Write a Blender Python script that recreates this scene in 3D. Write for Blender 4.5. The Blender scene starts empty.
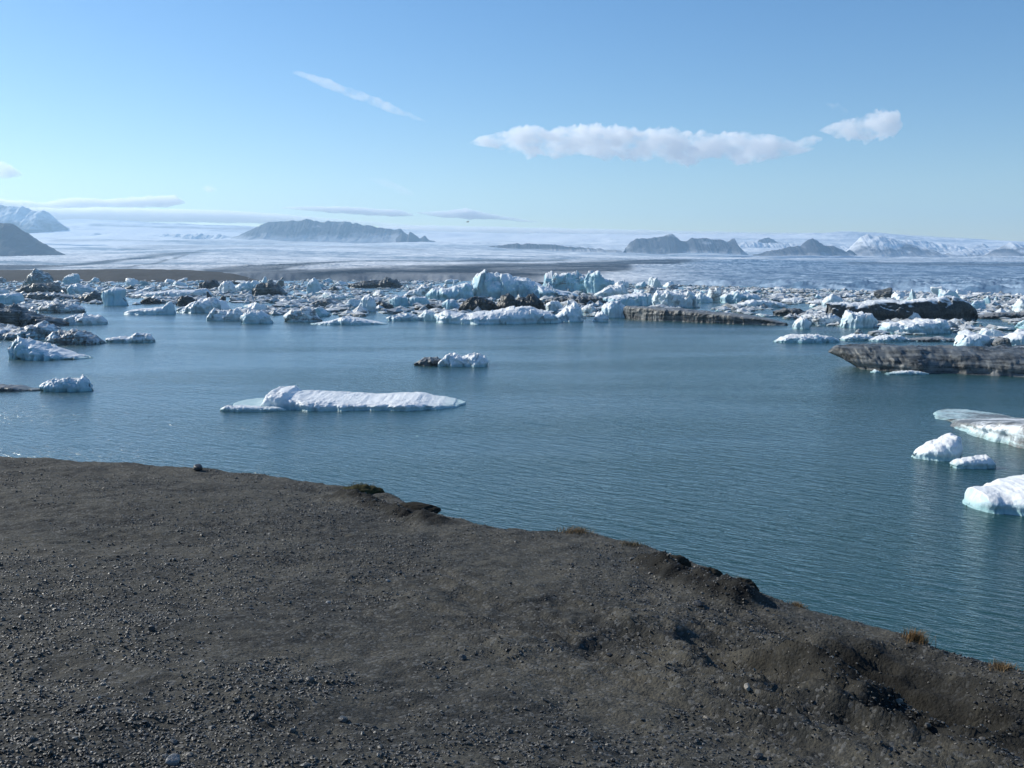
import bpy, math, random
import numpy as np
from mathutils import Vector, Euler, Matrix

random.seed(7)
C = bpy.context.scene.collection
SC = bpy.context.scene
R = math.radians

# ------------------------------------------------------------------ camera, light, exposure
F = 1000.0            # focal length in pixels (1024 wide)
EYE = 22.0            # eye height over the lagoon
HOR = 266.0
TH = math.atan((384 - HOR) / F)
cd = bpy.data.cameras.new('camera'); cam = bpy.data.objects.new('camera', cd); C.objects.link(cam)
cam.location = (0, 0, EYE); cam.rotation_euler = (math.pi / 2 - TH, 0, 0)
cd.sensor_width = 36; cd.lens = 36 * F / 1024; cd.clip_start = 0.1; cd.clip_end = 60000
SC.camera = cam

SUN_EL, SUN_AZ = R(30), R(-60)     # azimuth measured from the view direction (+Y), negative = left
SUN_DIR = Vector((math.sin(SUN_AZ) * math.cos(SUN_EL), math.cos(SUN_AZ) * math.cos(SUN_EL), math.sin(SUN_EL)))
w = bpy.data.worlds.new('World'); SC.world = w; w.use_nodes = True
nt = w.node_tree; bg = nt.nodes['Background']
sky = nt.nodes.new('ShaderNodeTexSky'); sky.sky_type = 'NISHITA'; sky.sun_disc = False
sky.sun_elevation = SUN_EL; sky.sun_rotation = SUN_AZ; sky.altitude = 0
sky.air_density = 1.0; sky.dust_density = 0.2; sky.ozone_density = 1.8
hs = nt.nodes.new('ShaderNodeHueSaturation'); hs.inputs['Saturation'].default_value = 1.26
nt.links.new(sky.outputs[0], hs.inputs['Color']); tint = nt.nodes.new('ShaderNodeMix'); tint.data_type = 'RGBA'; tint.blend_type = 'MULTIPLY'; tint.inputs[0].default_value = 1; tint.inputs[7].default_value = (0.87, 0.93, 1.02, 1)
nt.links.new(hs.outputs[0], tint.inputs[6]); nt.links.new(tint.outputs[2], bg.inputs[0]); bg.inputs[1].default_value = 0.115
ld = bpy.data.lights.new('sun', 'SUN'); ld.energy = 4.6; ld.angle = R(0.5); ld.color = (1.0, 0.955, 0.85)
lo = bpy.data.objects.new('sun', ld); C.objects.link(lo)
lo.rotation_euler = SUN_DIR.to_track_quat('Z', 'Y').to_euler()
SC.view_settings.view_transform = 'Standard'; SC.view_settings.look = 'None'
SC.view_settings.exposure = 0.15; SC.view_settings.gamma = 1.0
SC.cycles.volume_bounces = 20; SC.cycles.max_bounces = 22
SC.cycles.use_denoising = True
HAZE_DENSITY = 5.8e-5

# ------------------------------------------------------------------ numpy noise
def _hash(ix, iy, iz, seed):
    h = (ix * 374761393 + iy * 668265263 + iz * 2147483647 + seed * 974711) & 0xffffffff
    h = ((h ^ (h >> 13)) * 1274126177) & 0xffffffff
    h = ((h ^ (h >> 16)) * 2246822519) & 0xffffffff
    return ((h ^ (h >> 15)) & 0xffffff) / float(0xffffff) * 2 - 1
def vnoise(x, y, z, seed=0):
    x, y, z = np.broadcast_arrays(np.asarray(x, float), np.asarray(y, float), np.asarray(z, float))
    fx, fy, fz = np.floor(x), np.floor(y), np.floor(z)
    ix, iy, iz = fx.astype(np.int64), fy.astype(np.int64), fz.astype(np.int64)
    u, v, t = x - fx, y - fy, z - fz
    u = u*u*u*(u*(u*6-15)+10); v = v*v*v*(v*(v*6-15)+10); t = t*t*t*(t*(t*6-15)+10)
    def g(a, b, c): return _hash(ix + a, iy + b, iz + c, seed)
    x00 = g(0,0,0)*(1-u)+g(1,0,0)*u; x10 = g(0,1,0)*(1-u)+g(1,1,0)*u
    x01 = g(0,0,1)*(1-u)+g(1,0,1)*u; x11 = g(0,1,1)*(1-u)+g(1,1,1)*u
    return (x00*(1-v)+x10*v)*(1-t) + (x01*(1-v)+x11*v)*t
def fbm(x, y, z, seed=0, octv=4, gain=0.5, lac=2.03, mode=0):
    s = 0; a = 1; n = 0
    x = np.asarray(x, float); y = np.asarray(y, float); z = np.asarray(z, float)
    for i in range(octv):
        v = vnoise(x, y, z, seed + i * 17)
        if mode == 1: v = 1 - 2 * np.abs(v)       # ridged
        if mode == 2: v = 2 * np.abs(v) - 1       # billow
        s = s + a * v; n += a; a *= gain
        x = x * lac + 3.1; y = y * lac + 7.7; z = z * lac + 1.3
    return s / n
def worley(x, y, z, seed=0):
    x, y, z = np.broadcast_arrays(np.asarray(x, float), np.asarray(y, float), np.asarray(z, float))
    fx, fy, fz = np.floor(x).astype(np.int64), np.floor(y).astype(np.int64), np.floor(z).astype(np.int64)
    best = np.full(x.shape, 9.0)
    for a in (-1, 0, 1):
        for b in (-1, 0, 1):
            for c in (-1, 0, 1):
                cx, cy, cz = fx + a, fy + b, fz + c
                px = cx + 0.5 + 0.45 * _hash(cx, cy, cz, seed); py = cy + 0.5 + 0.45 * _hash(cx, cy, cz, seed + 1); pz = cz + 0.5 + 0.45 * _hash(cx, cy, cz, seed + 2)
                best = np.minimum(best, (x - px) ** 2 + (y - py) ** 2 + (z - pz) ** 2)
    return np.sqrt(best)
def facet(x, y, z, seed=0, tilt=1.1):
    x, y, z = np.broadcast_arrays(np.asarray(x, float), np.asarray(y, float), np.asarray(z, float))
    fx, fy, fz = np.floor(x).astype(np.int64), np.floor(y).astype(np.int64), np.floor(z).astype(np.int64)
    best = np.full(x.shape, 9.0); val = np.zeros(x.shape)
    for a in (-1, 0, 1):
        for b in (-1, 0, 1):
            for c in (-1, 0, 1):
                cx, cy, cz = fx + a, fy + b, fz + c
                dx = x - (cx + 0.5 + 0.45 * _hash(cx, cy, cz, seed)); dy = y - (cy + 0.5 + 0.45 * _hash(cx, cy, cz, seed + 1)); dz = z - (cz + 0.5 + 0.45 * _hash(cx, cy, cz, seed + 2))
                d = dx * dx + dy * dy + dz * dz
                v = 0.6 * _hash(cx, cy, cz, seed + 3) + tilt * (dx * _hash(cx, cy, cz, seed + 4) + dy * _hash(cx, cy, cz, seed + 5) + dz * _hash(cx, cy, cz, seed + 6))
                m = d < best; best = np.where(m, d, best); val = np.where(m, v, val)
    return val
def sstep(a, b, x):
    t = np.clip((x - a) / (b - a), 0, 1); return t * t * (3 - 2 * t)

# ------------------------------------------------------------------ helpers
def ray(px, py):
    a = (px - 512) / F; b = (384 - py) / F
    return np.array([a, math.cos(TH) + b * math.sin(TH), -math.sin(TH) + b * math.cos(TH)])
def on_water(px, py):
    d = ray(px, py); t = -EYE / d[2]; return np.array([d[0] * t, d[1] * t])
def at_depth(px, py, Y):
    d = ray(px, py); t = Y / d[1]; return np.array([d[0] * t, Y, EYE + d[2] * t])
def tag(o, label=None, cat=None, group=None, kind=None):
    if label: o['label'] = label
    if cat: o['category'] = cat
    if group: o['group'] = group
    if kind: o['kind'] = kind
    return o
def mesh_from(name, V, Fc, mat=None, smooth=True, col=None, colname='tone'):
    """V (n,3); Fc (m,k) int array of tris or quads."""
    me = bpy.data.meshes.new(name); V = np.asarray(V, np.float32); Fc = np.asarray(Fc, np.int32)
    me.vertices.add(len(V)); me.vertices.foreach_set('co', V.ravel())
    k = Fc.shape[1]; m = len(Fc)
    me.loops.add(m * k); me.loops.foreach_set('vertex_index', Fc.ravel())
    me.polygons.add(m); me.polygons.foreach_set('loop_start', np.arange(m, dtype=np.int32) * k)
    me.polygons.foreach_set('use_smooth', np.full(m, smooth))
    me.update(calc_edges=True)
    if col is not None:
        a = me.color_attributes.new(colname, 'FLOAT_COLOR', 'POINT')
        c = np.ones((len(V), 4), np.float32); c[:, :col.shape[1]] = col
        a.data.foreach_set('color', c.ravel())
    if mat: me.materials.append(mat)
    return me
def link(name, me, parent=None):
    o = bpy.data.objects.new(name, me); C.objects.link(o)
    if parent: o.parent = parent
    return o
def grid_faces(nu, nv, wrap_v=False):
    i = np.arange(nu - 1)[:, None]; j = np.arange(nv if wrap_v else nv - 1)[None, :]
    j2 = (j + 1) % nv
    a = i * nv + j; b = (i + 1) * nv + j; c = (i + 1) * nv + j2; d = i * nv + j2
    return np.stack([a, b, c, d], -1).reshape(-1, 4)

class NT:
    def __init__(s, name):
        s.m = bpy.data.materials.new(name); s.m.use_nodes = True; s.t = s.m.node_tree
        s.t.nodes.clear(); s.out = s.n('ShaderNodeOutputMaterial')
    def n(s, typ, **kw):
        nd = s.t.nodes.new(typ)
        for k, v in kw.items():
            if k == 'ins':
                for a, b in v.items():
                    if hasattr(b, 'is_output') or isinstance(b, bpy.types.NodeSocket): s.t.links.new(b, nd.inputs[a])
                    else: nd.inputs[a].default_value = b
            else: setattr(nd, k, v)
        return nd
    def l(s, a, b): s.t.links.new(a, b)
    def math(s, op, a, b=0.0, clamp=False):
        nd = s.n('ShaderNodeMath', operation=op, use_clamp=clamp)
        for i, v in enumerate((a, b)):
            if isinstance(v, bpy.types.NodeSocket): s.l(v, nd.inputs[i])
            else: nd.inputs[i].default_value = v
        return nd.outputs[0]
    def noise(s, vec, scale, detail=4, rough=0.55, dist=0.0):
        nd = s.n('ShaderNodeTexNoise', ins={'Scale': scale, 'Detail': detail, 'Roughness': rough, 'Distortion': dist})
        if vec is not None: s.l(vec, nd.inputs['Vector'])
        return nd.outputs['Fac']
    def ramp(s, fac, stops):
        nd = s.n('ShaderNodeValToRGB'); s.l(fac, nd.inputs[0]); e = nd.color_ramp.elements
        while len(e) < len(stops): e.new(0.5)
        for el, (p, c) in zip(e, stops): el.position = p; el.color = (*c, 1) if len(c) == 3 else c
        return nd.outputs[0]
    def mix(s, fac, a, b):
        nd = s.n('ShaderNodeMix', data_type='RGBA')
        for i, v in ((0, fac), (6, a), (7, b)):
            if isinstance(v, bpy.types.NodeSocket): s.l(v, nd.inputs[i])
            else: nd.inputs[i].default_value = (*v, 1) if isinstance(v, tuple) and len(v) == 3 else v
        return nd.outputs[2]
    def rng(s, v, a, b, c=0.0, d=1.0, smooth=True):
        nd = s.n('ShaderNodeMapRange', interpolation_type='SMOOTHSTEP' if smooth else 'LINEAR')
        s.l(v, nd.inputs[0])
        for i, q in enumerate((a, b, c, d)):
            if isinstance(q, bpy.types.NodeSocket): s.l(q, nd.inputs[i + 1])
            else: nd.inputs[i + 1].default_value = q
        return nd.outputs[0]
    def scale(s, vec, sx, sy, sz, rot=(0, 0, 0)):
        nd = s.n('ShaderNodeMapping'); nd.inputs['Scale'].default_value = (sx, sy, sz); nd.inputs['Rotation'].default_value = rot
        s.l(vec, nd.inputs[0]); return nd.outputs[0]
    def bump(s, h, strength, dist, normal=None):
        nd = s.n('ShaderNodeBump', ins={'Strength': strength, 'Distance': dist}); s.l(h, nd.inputs['Height'])
        if normal: s.l(normal, nd.inputs['Normal'])
        return nd.outputs[0]

# ------------------------------------------------------------------ materials
def mat_ice():
    m = NT('glacier_ice'); g = m.n('ShaderNodeNewGeometry'); pos = g.outputs['Position']
    oi = m.n('ShaderNodeObjectInfo'); sc = m.n('ShaderNodeSeparateColor'); m.l(oi.outputs['Color'], sc.inputs[0])
    dirt, blue, cap = sc.outputs[0], sc.outputs[1], sc.outputs[2]
    sx = m.n('ShaderNodeSeparateXYZ'); m.l(pos, sx.inputs[0]); z = sx.outputs[2]
    sn = m.n('ShaderNodeSeparateXYZ'); m.l(g.outputs['Normal'], sn.inputs[0]); nz = sn.outputs[2]
    off = m.n('ShaderNodeVectorMath', operation='ADD'); m.l(pos, off.inputs[0])
    rv = m.n('ShaderNodeCombineXYZ'); m.l(m.math('MULTIPLY', oi.outputs['Random'], 500), rv.inputs[2]); m.l(rv.outputs[0], off.inputs[1])
    p2 = off.outputs[0]
    n1 = m.noise(p2, 0.22, 6, 0.6); n2 = m.noise(p2, 1.3, 5, 0.6)
    st = m.noise(m.scale(p2, 0.12, 0.12, 1.6, (0.35, 0.5, 0.2)), 1.0, 4, 0.6, 0.3)
    # weathered crust on upward faces, bare blue ice on steep faces
    crust = m.rng(m.math('ADD', nz, m.math('MULTIPLY', m.math('SUBTRACT', n2, 0.5), 0.9)), m.math('ADD', 0.08, m.math('MULTIPLY', blue, 0.34)), m.math('ADD', 0.58, m.math('MULTIPLY', blue, 0.26)))
    bluec = m.mix(blue, (0.76, 0.82, 0.84), (0.27, 0.50, 0.60))
    bluec = m.mix(m.rng(n1, 0.3, 0.7), bluec, m.mix(blue, (0.72, 0.78, 0.80), (0.42, 0.62, 0.70)))
    base = m.mix(crust, bluec, (0.86, 0.87, 0.86))
    # wet turquoise foot
    wet = m.rng(m.math('ADD', z, m.math('MULTIPLY', n2, -0.6)), 0.5, -0.15)
    base = m.mix(m.math('MULTIPLY', wet, 0.7), base, (0.20, 0.44, 0.45))
    # debris
    dn = m.math('ADD', m.math('MULTIPLY', n1, 0.45), m.math('ADD', m.math('MULTIPLY', st, 0.35), m.math('MULTIPLY', n2, 0.2)))
    thr = m.math('SUBTRACT', 0.72, m.math('MULTIPLY', dirt, 0.52))
    dm = m.rng(dn, m.math('SUBTRACT', thr, 0.05), m.math('ADD', thr, 0.07))
    capm = m.math('MULTIPLY', m.rng(nz, 0.55, 0.85), cap)
    dm = m.math('MULTIPLY', dm, m.math('SUBTRACT', 1.0, capm, True))
    dcol = m.mix(m.rng(m.noise(p2, 2.5, 4), 0.35, 0.7), (0.015, 0.017, 0.017), (0.070, 0.075, 0.073))
    dcol = m.mix(m.math('MULTIPLY', m.rng(m.math('ADD', m.math('MULTIPLY', st, 0.5), m.math('MULTIPLY', n1, 0.5)), 0.42, 0.6), m.rng(dirt, 0.97, 0.72, 0.08, 0.75)), dcol, (0.235, 0.245, 0.24))
    base = m.mix(dm, base, dcol)
    b1 = m.bump(m.noise(p2, 0.9, 8, 0.62), 0.8, 0.35)
    bs = m.n('ShaderNodeBsdfPrincipled'); m.l(base, bs.inputs['Base Color']); m.l(b1, bs.inputs['Normal'])
    bs.inputs['Roughness'].default_value = 0.42; bs.inputs['IOR'].default_value = 1.31
    m.l(bs.outputs[0], m.out.inputs[0]); return m.m
ICE = mat_ice()

def mat_water():
    m = NT('lagoon_water'); g = m.n('ShaderNodeNewGeometry'); pos = g.outputs['Position']
    w1 = m.noise(m.scale(m.scale(pos, 1, 1, 1, (0, 0, R(39))), 0.34, 1.15, 1), 1.0, 3, 0.55, 0.4)
    w2 = m.noise(m.scale(m.scale(pos, 1, 1, 1, (0, 0, R(30))), 1.2, 3.4, 1), 1.0, 3, 0.6, 0.3)
    w3 = m.noise(m.scale(pos, 0.010, 0.035, 1), 1.0, 3, 0.5)
    h = m.math('ADD', m.math('MULTIPLY', w1, 0.30), m.math('MULTIPLY', w2, 0.15))
    h = m.math('MULTIPLY', h, m.rng(w3, 0.3, 0.7, 0.55, 1.15))
    nb = m.bump(h, 1.0, 1.0)
    dif = m.n('ShaderNodeBsdfDiffuse', ins={'Color': (0.026, 0.096, 0.090, 1)})
    tr = m.n('ShaderNodeBsdfTransparent', ins={'Color': (0.25, 0.62, 0.56, 1)})
    body = m.n('ShaderNodeMixShader', ins={0: 0.35, 1: dif.outputs[0], 2: tr.outputs[0]})
    gl = m.n('ShaderNodeBsdfGlossy', ins={'Color': (0.95, 0.97, 1, 1), 'Roughness': 0.19}); m.l(nb, gl.inputs['Normal'])
    fr = m.n('ShaderNodeFresnel', ins={'IOR': 1.33}); m.l(nb, fr.inputs['Normal'])
    mx = m.n('ShaderNodeMixShader', ins={0: fr.outputs[0], 1: body.outputs[0], 2: gl.outputs[0]})
    m.l(mx.outputs[0], m.out.inputs[0]); return m.m

def mat_plain(name, c, rough=0.9, vary=0.3, scale=1.0, bump=0.0):
    m = NT(name); g = m.n('ShaderNodeNewGeometry')
    n = m.noise(g.outputs['Position'], scale, 6, 0.6)
    col = m.mix(n, tuple(x * (1 - vary) for x in c), tuple(min(1, x * (1 + vary)) for x in c))
    bs = m.n('ShaderNodeBsdfPrincipled', ins={'Roughness': rough, 'Specular IOR Level': 0.05}); m.l(col, bs.inputs['Base Color'])
    if bump: m.l(m.bump(n, 1.0, bump), bs.inputs['Normal'])
    m.l(bs.outputs[0], m.out.inputs[0]); return m.m

def mat_attr(name, rough=0.85, ns=0.0, nv=0.0, bump=0.0, bscale=1.0, spec=0.5):
    m = NT(name); a = m.n('ShaderNodeVertexColor', layer_name='tone'); g = m.n('ShaderNodeNewGeometry')
    col = a.outputs[0]
    if ns:
        n = m.noise(g.outputs['Position'], ns, 6, 0.62)
        col = m.mix(m.rng(n, 0.3, 0.7), m.mix(nv, col, (0, 0, 0)), col)
    bs = m.n('ShaderNodeBsdfPrincipled', ins={'Roughness': rough, 'Specular IOR Level': spec}); m.l(col, bs.inputs['Base Color'])
    if bump: m.l(m.bump(m.noise(g.outputs['Position'], bscale, 7, 0.65), 1.0, bump), bs.inputs['Normal'])
    m.l(bs.outputs[0], m.out.inputs[0]); return m.m

# ------------------------------------------------------------------ lagoon and its bed
def grid_faces(nu, nv, wrap_v=False):
    i = np.arange(nu - 1)[:, None]; j = np.arange(nv if wrap_v else nv - 1)[None, :]
    j2 = (j + 1) % nv
    return np.stack([i * nv + j, (i + 1) * nv + j, (i + 1) * nv + j2, i * nv + j2], -1).reshape(-1, 4)
def quad(name, x0, x1, y0, y1, z, mat, kind='structure'):
    me = mesh_from(name, [[x0, y0, z], [x1, y0, z], [x1, y1, z], [x0, y1, z]], [[0, 1, 2, 3]], mat, False)
    return tag(link(name, me), kind=kind)
def build_water():
    uu = np.concatenate([[-9, -4, -2, -1.2, -0.8], np.linspace(-0.60, 0.60, 1150), [0.8, 1.2, 2, 4, 9]])
    yy = np.concatenate([np.geomspace(24, 640, 1250), [700, 800, 1000, 1300, 1800, 2600]])
    U, Y = np.meshgrid(uu, yy, indexing='ij'); X = U * Y
    fade = sstep(24, 30, Y) * sstep(640, 420, Y) * sstep(0.6, 0.58, np.abs(U))
    rs = np.random.RandomState(3); Z = np.zeros(X.shape)
    wx = X + 1.2 * vnoise(X / 7, Y / 7, 0, 91); wy = Y + 1.2 * vnoise(X / 7, Y / 7, 3, 92)
    for lam, amp, nw in ((5.5, 0.030, 3), (2.8, 0.026, 5), (1.5, 0.020, 6), (0.9, 0.010, 4)):
        for i in range(nw):
            th = R(51 + rs.normal() * 15); l = lam * rs.uniform(0.8, 1.25); kx, ky = math.cos(th) * 6.283 / l, math.sin(th) * 6.283 / l
            Z += amp * (0.6 + 0.6 * vnoise(X / (4 * lam), Y / (4 * lam), i, 95 + i)) * (1 - np.abs(np.sin((kx * wx + ky * wy) / 2 + rs.uniform(0, 6.28)))) * sstep(0.75, 1.6, lam / (Y * 0.0032)) / math.sqrt(nw) * 1.6
    gust = 0.55 + 0.45 * sstep(-0.3, 0.4, fbm(X / 60, Y / 35, 0, 99, 3))
    Z = Z * fade * gust * 0.85
    V = np.stack([X, Y, Z], -1).reshape(-1, 3)
    wm = mat_water()
    # the strip behind the first row closes the sheet under the bluff
    n0 = len(V); V = np.vstack([V, [[-7000, -400, 0], [7000, -400, 0], [7000, 24, 0], [-7000, 24, 0]]])
    Fc = np.vstack([grid_faces(len(uu), len(yy)), [[n0, n0 + 1, n0 + 2, n0 + 3]]])
    tag(link('water', mesh_from('water', V, Fc, wm, True)), kind='structure')
build_water()
quad('lake_bed', -14000, 14000, -600, 14000, -6, mat_plain('lake_silt', (0.035, 0.06, 0.06)))

# ------------------------------------------------------------------ glacier sheet up to the ice cap
XT = [-200, 0, 256, 512, 768, 900, 1024, 1250]
PT = {0: [276, 276, 274, 276, 284, 290, 296, 300], 2000: [268, 268, 269, 270, 272, 273, 273.5, 274],
      3500: [262, 262, 263, 264.5, 265, 265, 265, 266], 5500: [254, 255, 256, 258, 260, 260, 260, 261],
      8000: [243, 245, 248, 251, 258, 258, 258, 258], 9600: [236, 238, 243.5, 248, 255.5, 257, 256.5, 257], 11000: [229, 231, 238, 243, 249, 250, 251, 252],
      13000: [216, 219, 228, 234.5, 233.5, 236.5, 243, 245]}
FRONT = [1650, 1650, 1500, 1450, 1050, 850, 720, 640]
def build_glacier():
    nu, nv = 1800, 460
    u = np.linspace(-0.80, 0.85, nu)[:, None]; t = np.linspace(0, 1, nv)[None, :]
    X = 512 + u * F
    fr = np.interp(X, XT, FRONT) * (1 + 0.03 * fbm(u * 30, 0, 0, 5, 4))
    Y = fr * (13400 / fr) ** (t ** 0.9)
    rows = np.array([np.interp(X[:, 0], XT, PT[k]) for k in PT])        # (7,nu)
    P = np.zeros((nu, nv))
    for i in range(nu):
        yk = np.array([fr[i, 0]] + [k for k in PT if k > 0], float); P[i] = np.interp(Y[i], yk, rows[:, i])
    Z = EYE + (HOR - P) * Y / 1000
    Z = np.maximum(Z, 4.0)
    xw = u * Y
    amp = np.clip(Y / 1000, 0.8, 13)
    und = 5.5 * amp ** 0.9 * fbm(xw / 900, Y / 1300, 0, 21, 4)
    crev = fbm(xw / 34, Y / 60, 0, 31, 4, 0.6, mode=1) * 5.0 + fbm(xw / 10, Y / 26, 0, 37, 3) * 1.4
    cmask = sstep(-0.25, 0.25, fbm(xw / 700, Y / 900, 0, 41, 3)) * 0.6 + 0.4
    far = sstep(9000, 3500, Y)
    Z = Z + und * sstep(1300, 3500, Y) + crev * cmask * (0.35 + 0.65 * far)
    Z = -3 + (Z + 3) * sstep(0, 90, Y - fr) ** 0.5
    Xp = np.broadcast_to(X, P.shape); Pj = P + 0.8 * fbm(Xp / 60, P / 4, 0, 51, 3)
    white = np.array([0.90, 0.91, 0.91]); bluish = np.array([0.24, 0.32, 0.40]); grey = np.array([0.060, 0.085, 0.115])
    k = sstep(-0.30, 0.30, fbm(xw / 1500, Y / 420, 0, 61, 5, 0.6) + 0.12)
    k2 = sstep(-0.15, 0.3, fbm(xw / 60, Y / 90, 0, 67, 4, 0.62) + 0.02)
    right = sstep(560, 760, Xp) * sstep(258, 263, Pj)
    k = k * (1 - 0.92 * right); k = k * 0.6 + 0.4 * k2
    k = np.clip(k + sstep(252, 242, Pj) * 0.4, 0, 1)
    col = bluish + (white - bluish) * k[..., None]
    # speckled crevasse field of the right lobe
    sp = sstep(0.05, 0.45, fbm(xw / 9, Y / 60, 0, 71, 3, 0.6)) * right
    col = col + (white * 0.95 - col) * (sp * 0.8)[..., None]
    col = col * (1 - right[..., None] * np.array([0.50, 0.36, 0.22]))
    def band(pts, hw, s, soft=1.0):
        px = [p[0] for p in pts]; c = np.interp(Xp, px, [p[1] for p in pts]); h = np.interp(Xp, px, hw)
        inside = sstep(px[0] - 12, px[0], Xp) * sstep(px[-1] + 12, px[-1], Xp)
        return s * inside * sstep(h + soft, np.maximum(h - soft, 0), np.abs(Pj - c))
    D = np.zeros(P.shape)
    for b in (band([(-200, 268), (0, 267.5), (60, 266), (128, 259.5), (200, 255)], [3, 3, 2, 1.2, 0.5], 0.8),
              band([(130, 268), (190, 256.5), (205, 252.5)], [0.5, 0.5, 0.5], 0.6, 0.7),
              band([(210, 275), (290, 266), (370, 261.5), (500, 259.5), (560, 260)], [6, 2.5, 1.0, 0.5, 0.4], 0.8),
              band([(230, 274), (330, 273), (440, 272), (500, 271), (580, 270), (625, 267)], [4, 3.5, 4.5, 7, 5.5, 4], 0.85, 1.8),
              band([(560, 266), (640, 264), (700, 262.3), (760, 261)], [3.5, 2.2, 1.2, 0.5], 0.9),
              band([(850, 264.5), (950, 265), (1250, 267)], [0.8, 1.6, 1.3], 0.5),
              band([(130, 249), (300, 247), (420, 251)], [1.2, 1.5, 0.8], 0.35),
              band([(100, 228), (260, 231)], [1.4, 1.6], 0.45),
              band([(60, 241), (200, 242), (400, 243)], [1.2, 0.9, 1.0], 0.35),
              band([(880, 262), (950, 262.2), (1250, 263)], [0.6, 0.8, 0.8], -0.4)):
        D = np.where(np.abs(b) > np.abs(D), b, D)
    Dp = 1.25 * np.clip(D, 0, 1) * (0.85 + 0.3 * fbm(xw / 90, Y / 200, 0, 81, 3)); Dn = np.clip(-D, 0, 1)
    col = col + (grey - col) * np.clip(Dp, 0, 1)[..., None] + (white - col) * Dn[..., None]
    V = np.stack([xw, Y, Z], -1).reshape(-1, 3)
    me = mesh_from('glacier', V, grid_faces(nu, nv), mat_attr('glacier_surface', 0.8, 0.02, 0.12, 3.0, 0.03, 0.0), True, col.reshape(-1, 3))
    tag(link('glacier', me), kind='structure')
build_glacier()

# ------------------------------------------------------------------ moraine shore (far left)
def build_shore():
    nu, nv = 300, 50
    X = np.linspace(-250, 300, nu)[:, None]; t = np.linspace(0, 1, nv)[None, :]
    Y0 = 1380 + 30 * fbm(X / 50, 0, 0, 3, 3); Y = Y0 + t * 330
    top = np.interp(X, [-250, 0, 60, 140, 190, 235, 262, 300], [268, 270.5, 270.3, 269.0, 270.5, 273.5, 280, 284])
    zt = EYE + (HOR - top) * 1500 / 1000
    Z = -2 + (zt + 2) * np.sin(np.clip(t * 1.4, 0, 1) * math.pi / 2) ** 0.7 * sstep(1, 0.75, t) + 1.0 * fbm((X - 512) * Y / 1e3 / 18, Y / 18, 0, 8, 4)
    V = np.stack([np.broadcast_to((X - 512) / F, Z.shape) * Y, Y, Z], -1).reshape(-1, 3)
    me = mesh_from('moraine_shore', V, grid_faces(nu, nv), mat_plain('moraine_till', (0.075, 0.070, 0.064), 0.95, 0.35, 0.03, 1.0), True)
    tag(link('moraine_shore', me), kind='structure')
build_shore()

# ------------------------------------------------------------------ mountains (nunataks)
def build_mountain(pts, base, Y, depth, snow, seed, rock=(0.075, 0.072, 0.078), amp=1.0):
    px = np.array([p[0] for p in pts], float); py = np.array([p[1] for p in pts], float)
    nu, nv = int(max(80, (px[-1] - px[0]) * 2.2)), 90
    X = np.linspace(px[0], px[-1], nu)[:, None]; t = np.linspace(-1, 1, nv)[None, :]
    yy = Y + t * depth + 0 * X
    top = np.interp(X, px, py) + 1.7 * fbm(X / 6, seed, 0, seed, 5, 0.65) * sstep(0, 8, X - px[0]) * sstep(0, 8, px[-1] - X)
    zt = EYE + (HOR - top) * Y / 1000; zb = EYE + (HOR - base) * Y / 1000 - 60
    xw = (X - 512) / F * Y + 0 * t
    fall = (1 - np.abs(t) ** 1.15)
    wq = depth * 0.3 * fbm(xw / depth * 2, yy / depth * 2, 0, seed + 31, 3)
    gul = fbm((xw + wq) / (depth * 0.34), (yy + wq) / (depth * 0.6), 0, seed, 6, 0.6, mode=1)
    H = np.maximum(zt - zb, 5)
    Z = zb + H * np.clip(fall + amp * 0.07 * gul * (1 - fall) * fall * 4, 0, 1.0) + H * 0.06 * fbm(xw / 60, yy / 60, 0, seed + 3, 4) * fall
    gx = fbm(xw / (depth * 0.35), Z / (H.max() * 0.25), yy / depth * 2, seed + 9, 5, 0.6)
    hrel = (Z - zb) / H.max()
    s = sstep(1 - snow - 0.18, 1 - snow + 0.18, hrel * 0.6 + 0.5 * gx + 0.22 * (t > 0))
    if Y > 8000: s = np.maximum(s, 0.6 * sstep(0.26, -0.05, (Z - zb - 60) / H.max() + 0.22 * gx))
    rockc = np.array(rock); snowc = np.array([0.78, 0.80, 0.82])
    col = rockc + (snowc - rockc) * s[..., None]
    V = np.stack([xw, yy, Z], -1).reshape(-1, 3)
    me = mesh_from('mountain', V, grid_faces(nu, nv), MOUNT, True, col.reshape(-1, 3))
    return tag(link('mountain', me), kind='structure')
MOUNT = mat_attr('nunatak_rock', 0.9, 0.012, 0.25, 12.0, 0.012, 0.1)
build_mountain([(-260, 240), (-120, 214), (-10, 222), (12, 223), (26, 231), (40, 240), (52, 247), (64, 254), (80, 260), (96, 263)], 264, 5500, 600, 0.05, 1, (0.10, 0.105, 0.12))
build_mountain([(-200, 206), (-60, 200), (0, 205.5), (18, 208), (30, 209), (40, 212), (52, 212), (60, 220), (75, 231), (95, 240)], 244, 11200, 700, 0.6, 2)
build_mountain([(232, 240), (250, 232.5), (262, 227), (272, 223.5), (290, 222), (300, 221.5), (309, 219.5), (322, 222), (345, 222.5), (360, 225), (380, 227.5), (394, 230.5), (402, 229.5), (410, 236)], 240, 10600, 450, 0.25, 3)
build_mountain([(396, 240), (404, 233), (408, 238), (411, 232), (416, 235), (421, 239), (426, 236), (430, 240), (440, 243), (465, 246), (500, 249)], 249, 10300, 300, 0.15, 4)
build_mountain([(470, 250), (500, 246), (515, 244.3), (535, 244), (560, 246), (590, 248.5), (620, 251)], 252, 8800, 500, 0.10, 5)
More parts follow.
